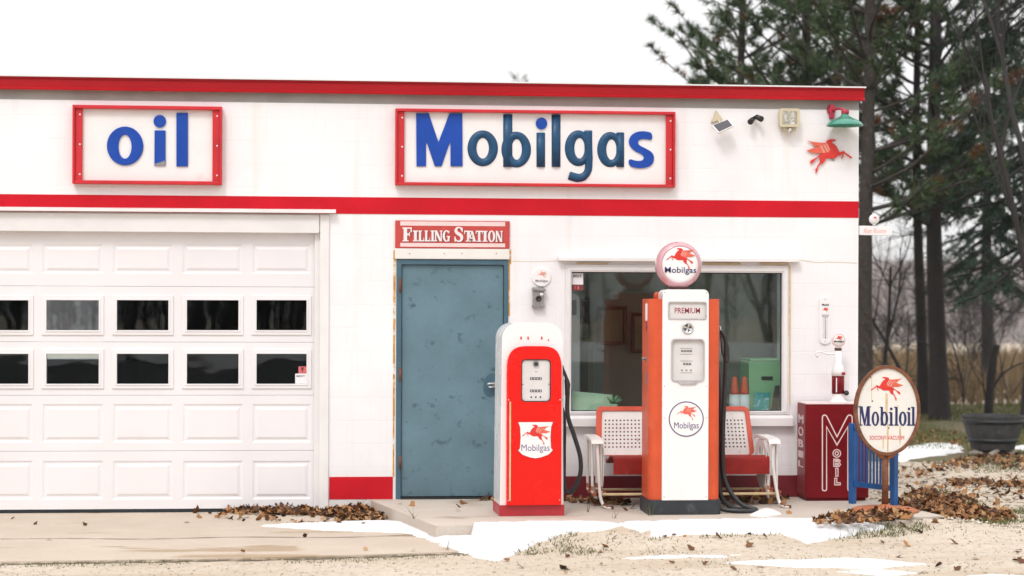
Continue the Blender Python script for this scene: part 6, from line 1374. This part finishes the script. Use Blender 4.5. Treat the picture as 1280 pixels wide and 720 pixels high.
# snow: patches with a rounded, broken edge
SV = []; SF = []; so_ = 0
def snow_patch(poly, top, base, cell=.03, rim=.16, seed=0, amp=.10, fn=None):
    global so_
    P = np.array(poly); x0, y0 = P.min(0)-.15; x1, y1 = P.max(0)+.15; nx, ny = int((x1-x0)/cell)+2, int((y1-y0)/cell)+2
    X, Y = np.meshgrid(np.linspace(x0, x1, nx), np.linspace(y0, y1, ny)); xf, yf = X.ravel(), Y.ravel()
    sd = poly_dist(xf, yf, poly)*np.where(in_poly(xf, yf, poly), 1, -1)+vnoise(xf, yf, 5, seed)*amp*.5+vnoise(xf, yf, 22, seed+40)*min(.035, amp*.45)
    h = np.clip(sd/rim, -.5, 1); z = np.where(h > 0, np.sqrt(np.clip(h, 0, 1))*top, h*0.35)+vnoise(xf, yf, 9, seed+1)*.004*np.clip(h, 0, 1)
    zz = (fn(xf, yf) if fn else base)+z; idx = np.arange(nx*ny).reshape(ny, nx)
    q = np.stack([idx[:-1, :-1], idx[:-1, 1:], idx[1:, 1:], idx[1:, :-1]], -1).reshape(-1, 4); q = q[(h[q] > -.45).any(1)]
    SV.append(np.stack([xf, yf, zz], 1)); SF.append(q+so_); so_ += len(xf)
def edge_base(x, y):                  # snow banked against the slab edge: from slab height down to the ground
    d = poly_dist(x, y, SLABP); ins = in_poly(x, y, SLABP); return np.where(ins, -.03, np.where(in_poly(x, y, APRON), .012, np.maximum(bank(x, y)+.008, -.004)))
snow_patch(px_poly([(524, 661), (545, 657), (640, 654), (795, 653), (806, 659), (760, 664), (700, 668), (650, 679), (622, 690), (600, 686), (560, 676)], .07), .035, 0, .025, .14, 1, .06, edge_base)
snow_patch(px_poly([(318, 660), (420, 655), (480, 653), (528, 657), (600, 686), (618, 692), (590, 690), (540, 678), (500, 669), (420, 666)]), .028, .012, .025, .14, 2, .06)
snow_patch(px_poly([(806, 657), (900, 652.5), (985, 649.5), (1012, 654), (996, 663), (920, 665), (860, 665), (815, 667)], .08), .035, 0, .025, .12, 3, .05, edge_base)
snow_patch(px_poly([(766, 671), (800, 668), (832, 672), (800, 677)]), .03, -.004, .025, .10, 4, .05, edge_base)
snow_patch(px_poly([(962, 663), (1015, 659.5), (1060, 660), (1116, 662.5), (1070, 668), (1010, 674), (975, 668)], .05), .04, -.004, .025, .14, 5, .06, edge_base)
snow_patch(px_poly([(900, 704), (960, 700), (1050, 698), (1130, 702), (1170, 706), (1080, 711), (980, 709)]), .03, -.006, .03, .16, 6, .16)
snow_patch(px_poly([(1040, 714), (1100, 712), (1150, 716), (1100, 721)]), .02, -.006, .03, .14, 7, .12)
snow_patch(px_poly([(1190, 720), (1240, 717), (1300, 720), (1300, 735), (1200, 735)]), .02, -.006, .03, .14, 8, .12)
snow_patch(px_poly([(936, 645), (950, 638), (968, 639), (978, 643), (955, 647)], SLAB), .035, SLAB-.004, .015, .06, 9, .02)
snow_patch(px_poly([(780, 698), (850, 692), (930, 693), (900, 698)]), .012, -.006, .03, .14, 12, .14)
snow_patch(px_poly([(1112, 580), (1122, 560), (1160, 553), (1204, 555), (1206, 566), (1180, 570), (1150, 574)]), .025, -.004, .05, .25, 10, .12)
snow_patch(px_poly([(1262, 560), (1290, 556), (1320, 560), (1290, 566)]), .05, -.004, .05, .25, 11, .1)
snow_patch([(4.9, 26.5), (8, 25.8), (14, 26.5), (22, 26), (22, 28), (8, 28)], .05, 0, .12, .3, 12, .3)
snow_patch([(-30, -44.2), (0, -43.8), (40, -44.2), (40, -47), (0, -48), (-30, -47)], .55, 0, .4, 1.2, 13, .8)
o = np_mesh('snow', np.concatenate(SV), np.concatenate(SF), 4, 'snow', None, True); tag(o, 'melting snow patches lying along the slab, drive and lawn', 'snow', None, 'stuff')
x_, y_ = G(1030, 677, 0); m_ = MB(); m_.tube([(x_-.17, y_, .016), (x_, y_+.02, .02), (x_+.19, y_+.01, .014)], [.010, .014, .008], 7); o = m_.build('fallen_stick', 'post'); tag(o, 'short dark stick lying on the gravel below the oval sign', 'stick')

# ------------------------------------------------------------------ overcast sky, soft sun
EL, AZ = math.radians(48), math.radians(205)          # sun high, behind the camera and a little to its left
wd = bpy.data.worlds.new('World'); SC.world = wd; wd.use_nodes = True; nt = wd.node_tree
bg = nt.nodes['Background']; sky = nt.nodes.new('ShaderNodeTexSky'); sky.sky_type = 'NISHITA'; sky.sun_disc = False
sky.sun_elevation = EL; sky.sun_rotation = AZ
hs = nt.nodes.new('ShaderNodeHueSaturation'); hs.inputs['Saturation'].default_value = 0.12; nt.links.new(sky.outputs[0], hs.inputs['Color'])
mx = mixc(nt, 0.72, hs.outputs[0], (9.0, 8.9, 8.9))
tc = nt.nodes.new('ShaderNodeTexCoord'); sp_ = nt.nodes.new('ShaderNodeSeparateXYZ'); nt.links.new(tc.outputs['Generated'], sp_.inputs[0])
zr = ramp(nt, sp_.outputs['Z'], 0.0, 1.0, 0.93, 2.3)           # overcast: brightest overhead
vm = nt.nodes.new('ShaderNodeVectorMath'); vm.operation = 'SCALE'; nt.links.new(mx, vm.inputs[0]); nt.links.new(zr, vm.inputs['Scale'])
nt.links.new(vm.outputs[0], bg.inputs['Color']); bg.inputs['Strength'].default_value = 0.10
sl_ = bpy.data.lights.new('sun', 'SUN'); so2 = bpy.data.objects.new('sun', sl_); COL.objects.link(so2)
sl_.energy = 1.1; sl_.angle = math.radians(15); sl_.color = (1, 0.98, 0.96)
dirv = Vector((math.sin(AZ)*math.cos(EL), math.cos(AZ)*math.cos(EL), math.sin(EL)))
so2.rotation_euler = (-dirv).to_track_quat('-Z', 'Y').to_euler(); so2.location = dirv*50

SC.render.engine = 'CYCLES'
SC.view_settings.view_transform = 'Standard'; SC.view_settings.look = 'None'; SC.view_settings.gamma = 1
SC.view_settings.use_curve_mapping = False; SC.view_settings.exposure = 0.23
SC.cycles.use_denoising = True
try: SC.cycles.denoiser = 'OPENIMAGEDENOISE'; SC.cycles.denoising_prefilter = 'ACCURATE'
except Exception: pass
SC.cycles.max_bounces = 8; SC.cycles.transparent_max_bounces = 12; SC.cycles.caustics_reflective = False; SC.cycles.caustics_refractive = False
SC.cycles.sample_clamp_indirect = 6

# thin winter haze over the whole yard
hm = bpy.data.materials.new('haze_air'); hm.use_nodes = True; hn = hm.node_tree; hn.nodes.clear()
ho_ = hn.nodes.new('ShaderNodeOutputMaterial'); hv = hn.nodes.new('ShaderNodeVolumePrincipled')
hv.inputs['Color'].default_value = (0.90, 0.92, 0.95, 1); hv.inputs['Density'].default_value = HAZE
hn.links.new(hv.outputs[0], ho_.inputs['Volume']); M['haze'] = hm
if HAZE > 0:
    hb = MB(); hb.box(-400, 400, -220, 420, -1.5, 24.0); o = hb.build('haze', 'haze'); tag(o, 'thin pale winter haze filling the yard', 'haze', None, 'stuff')
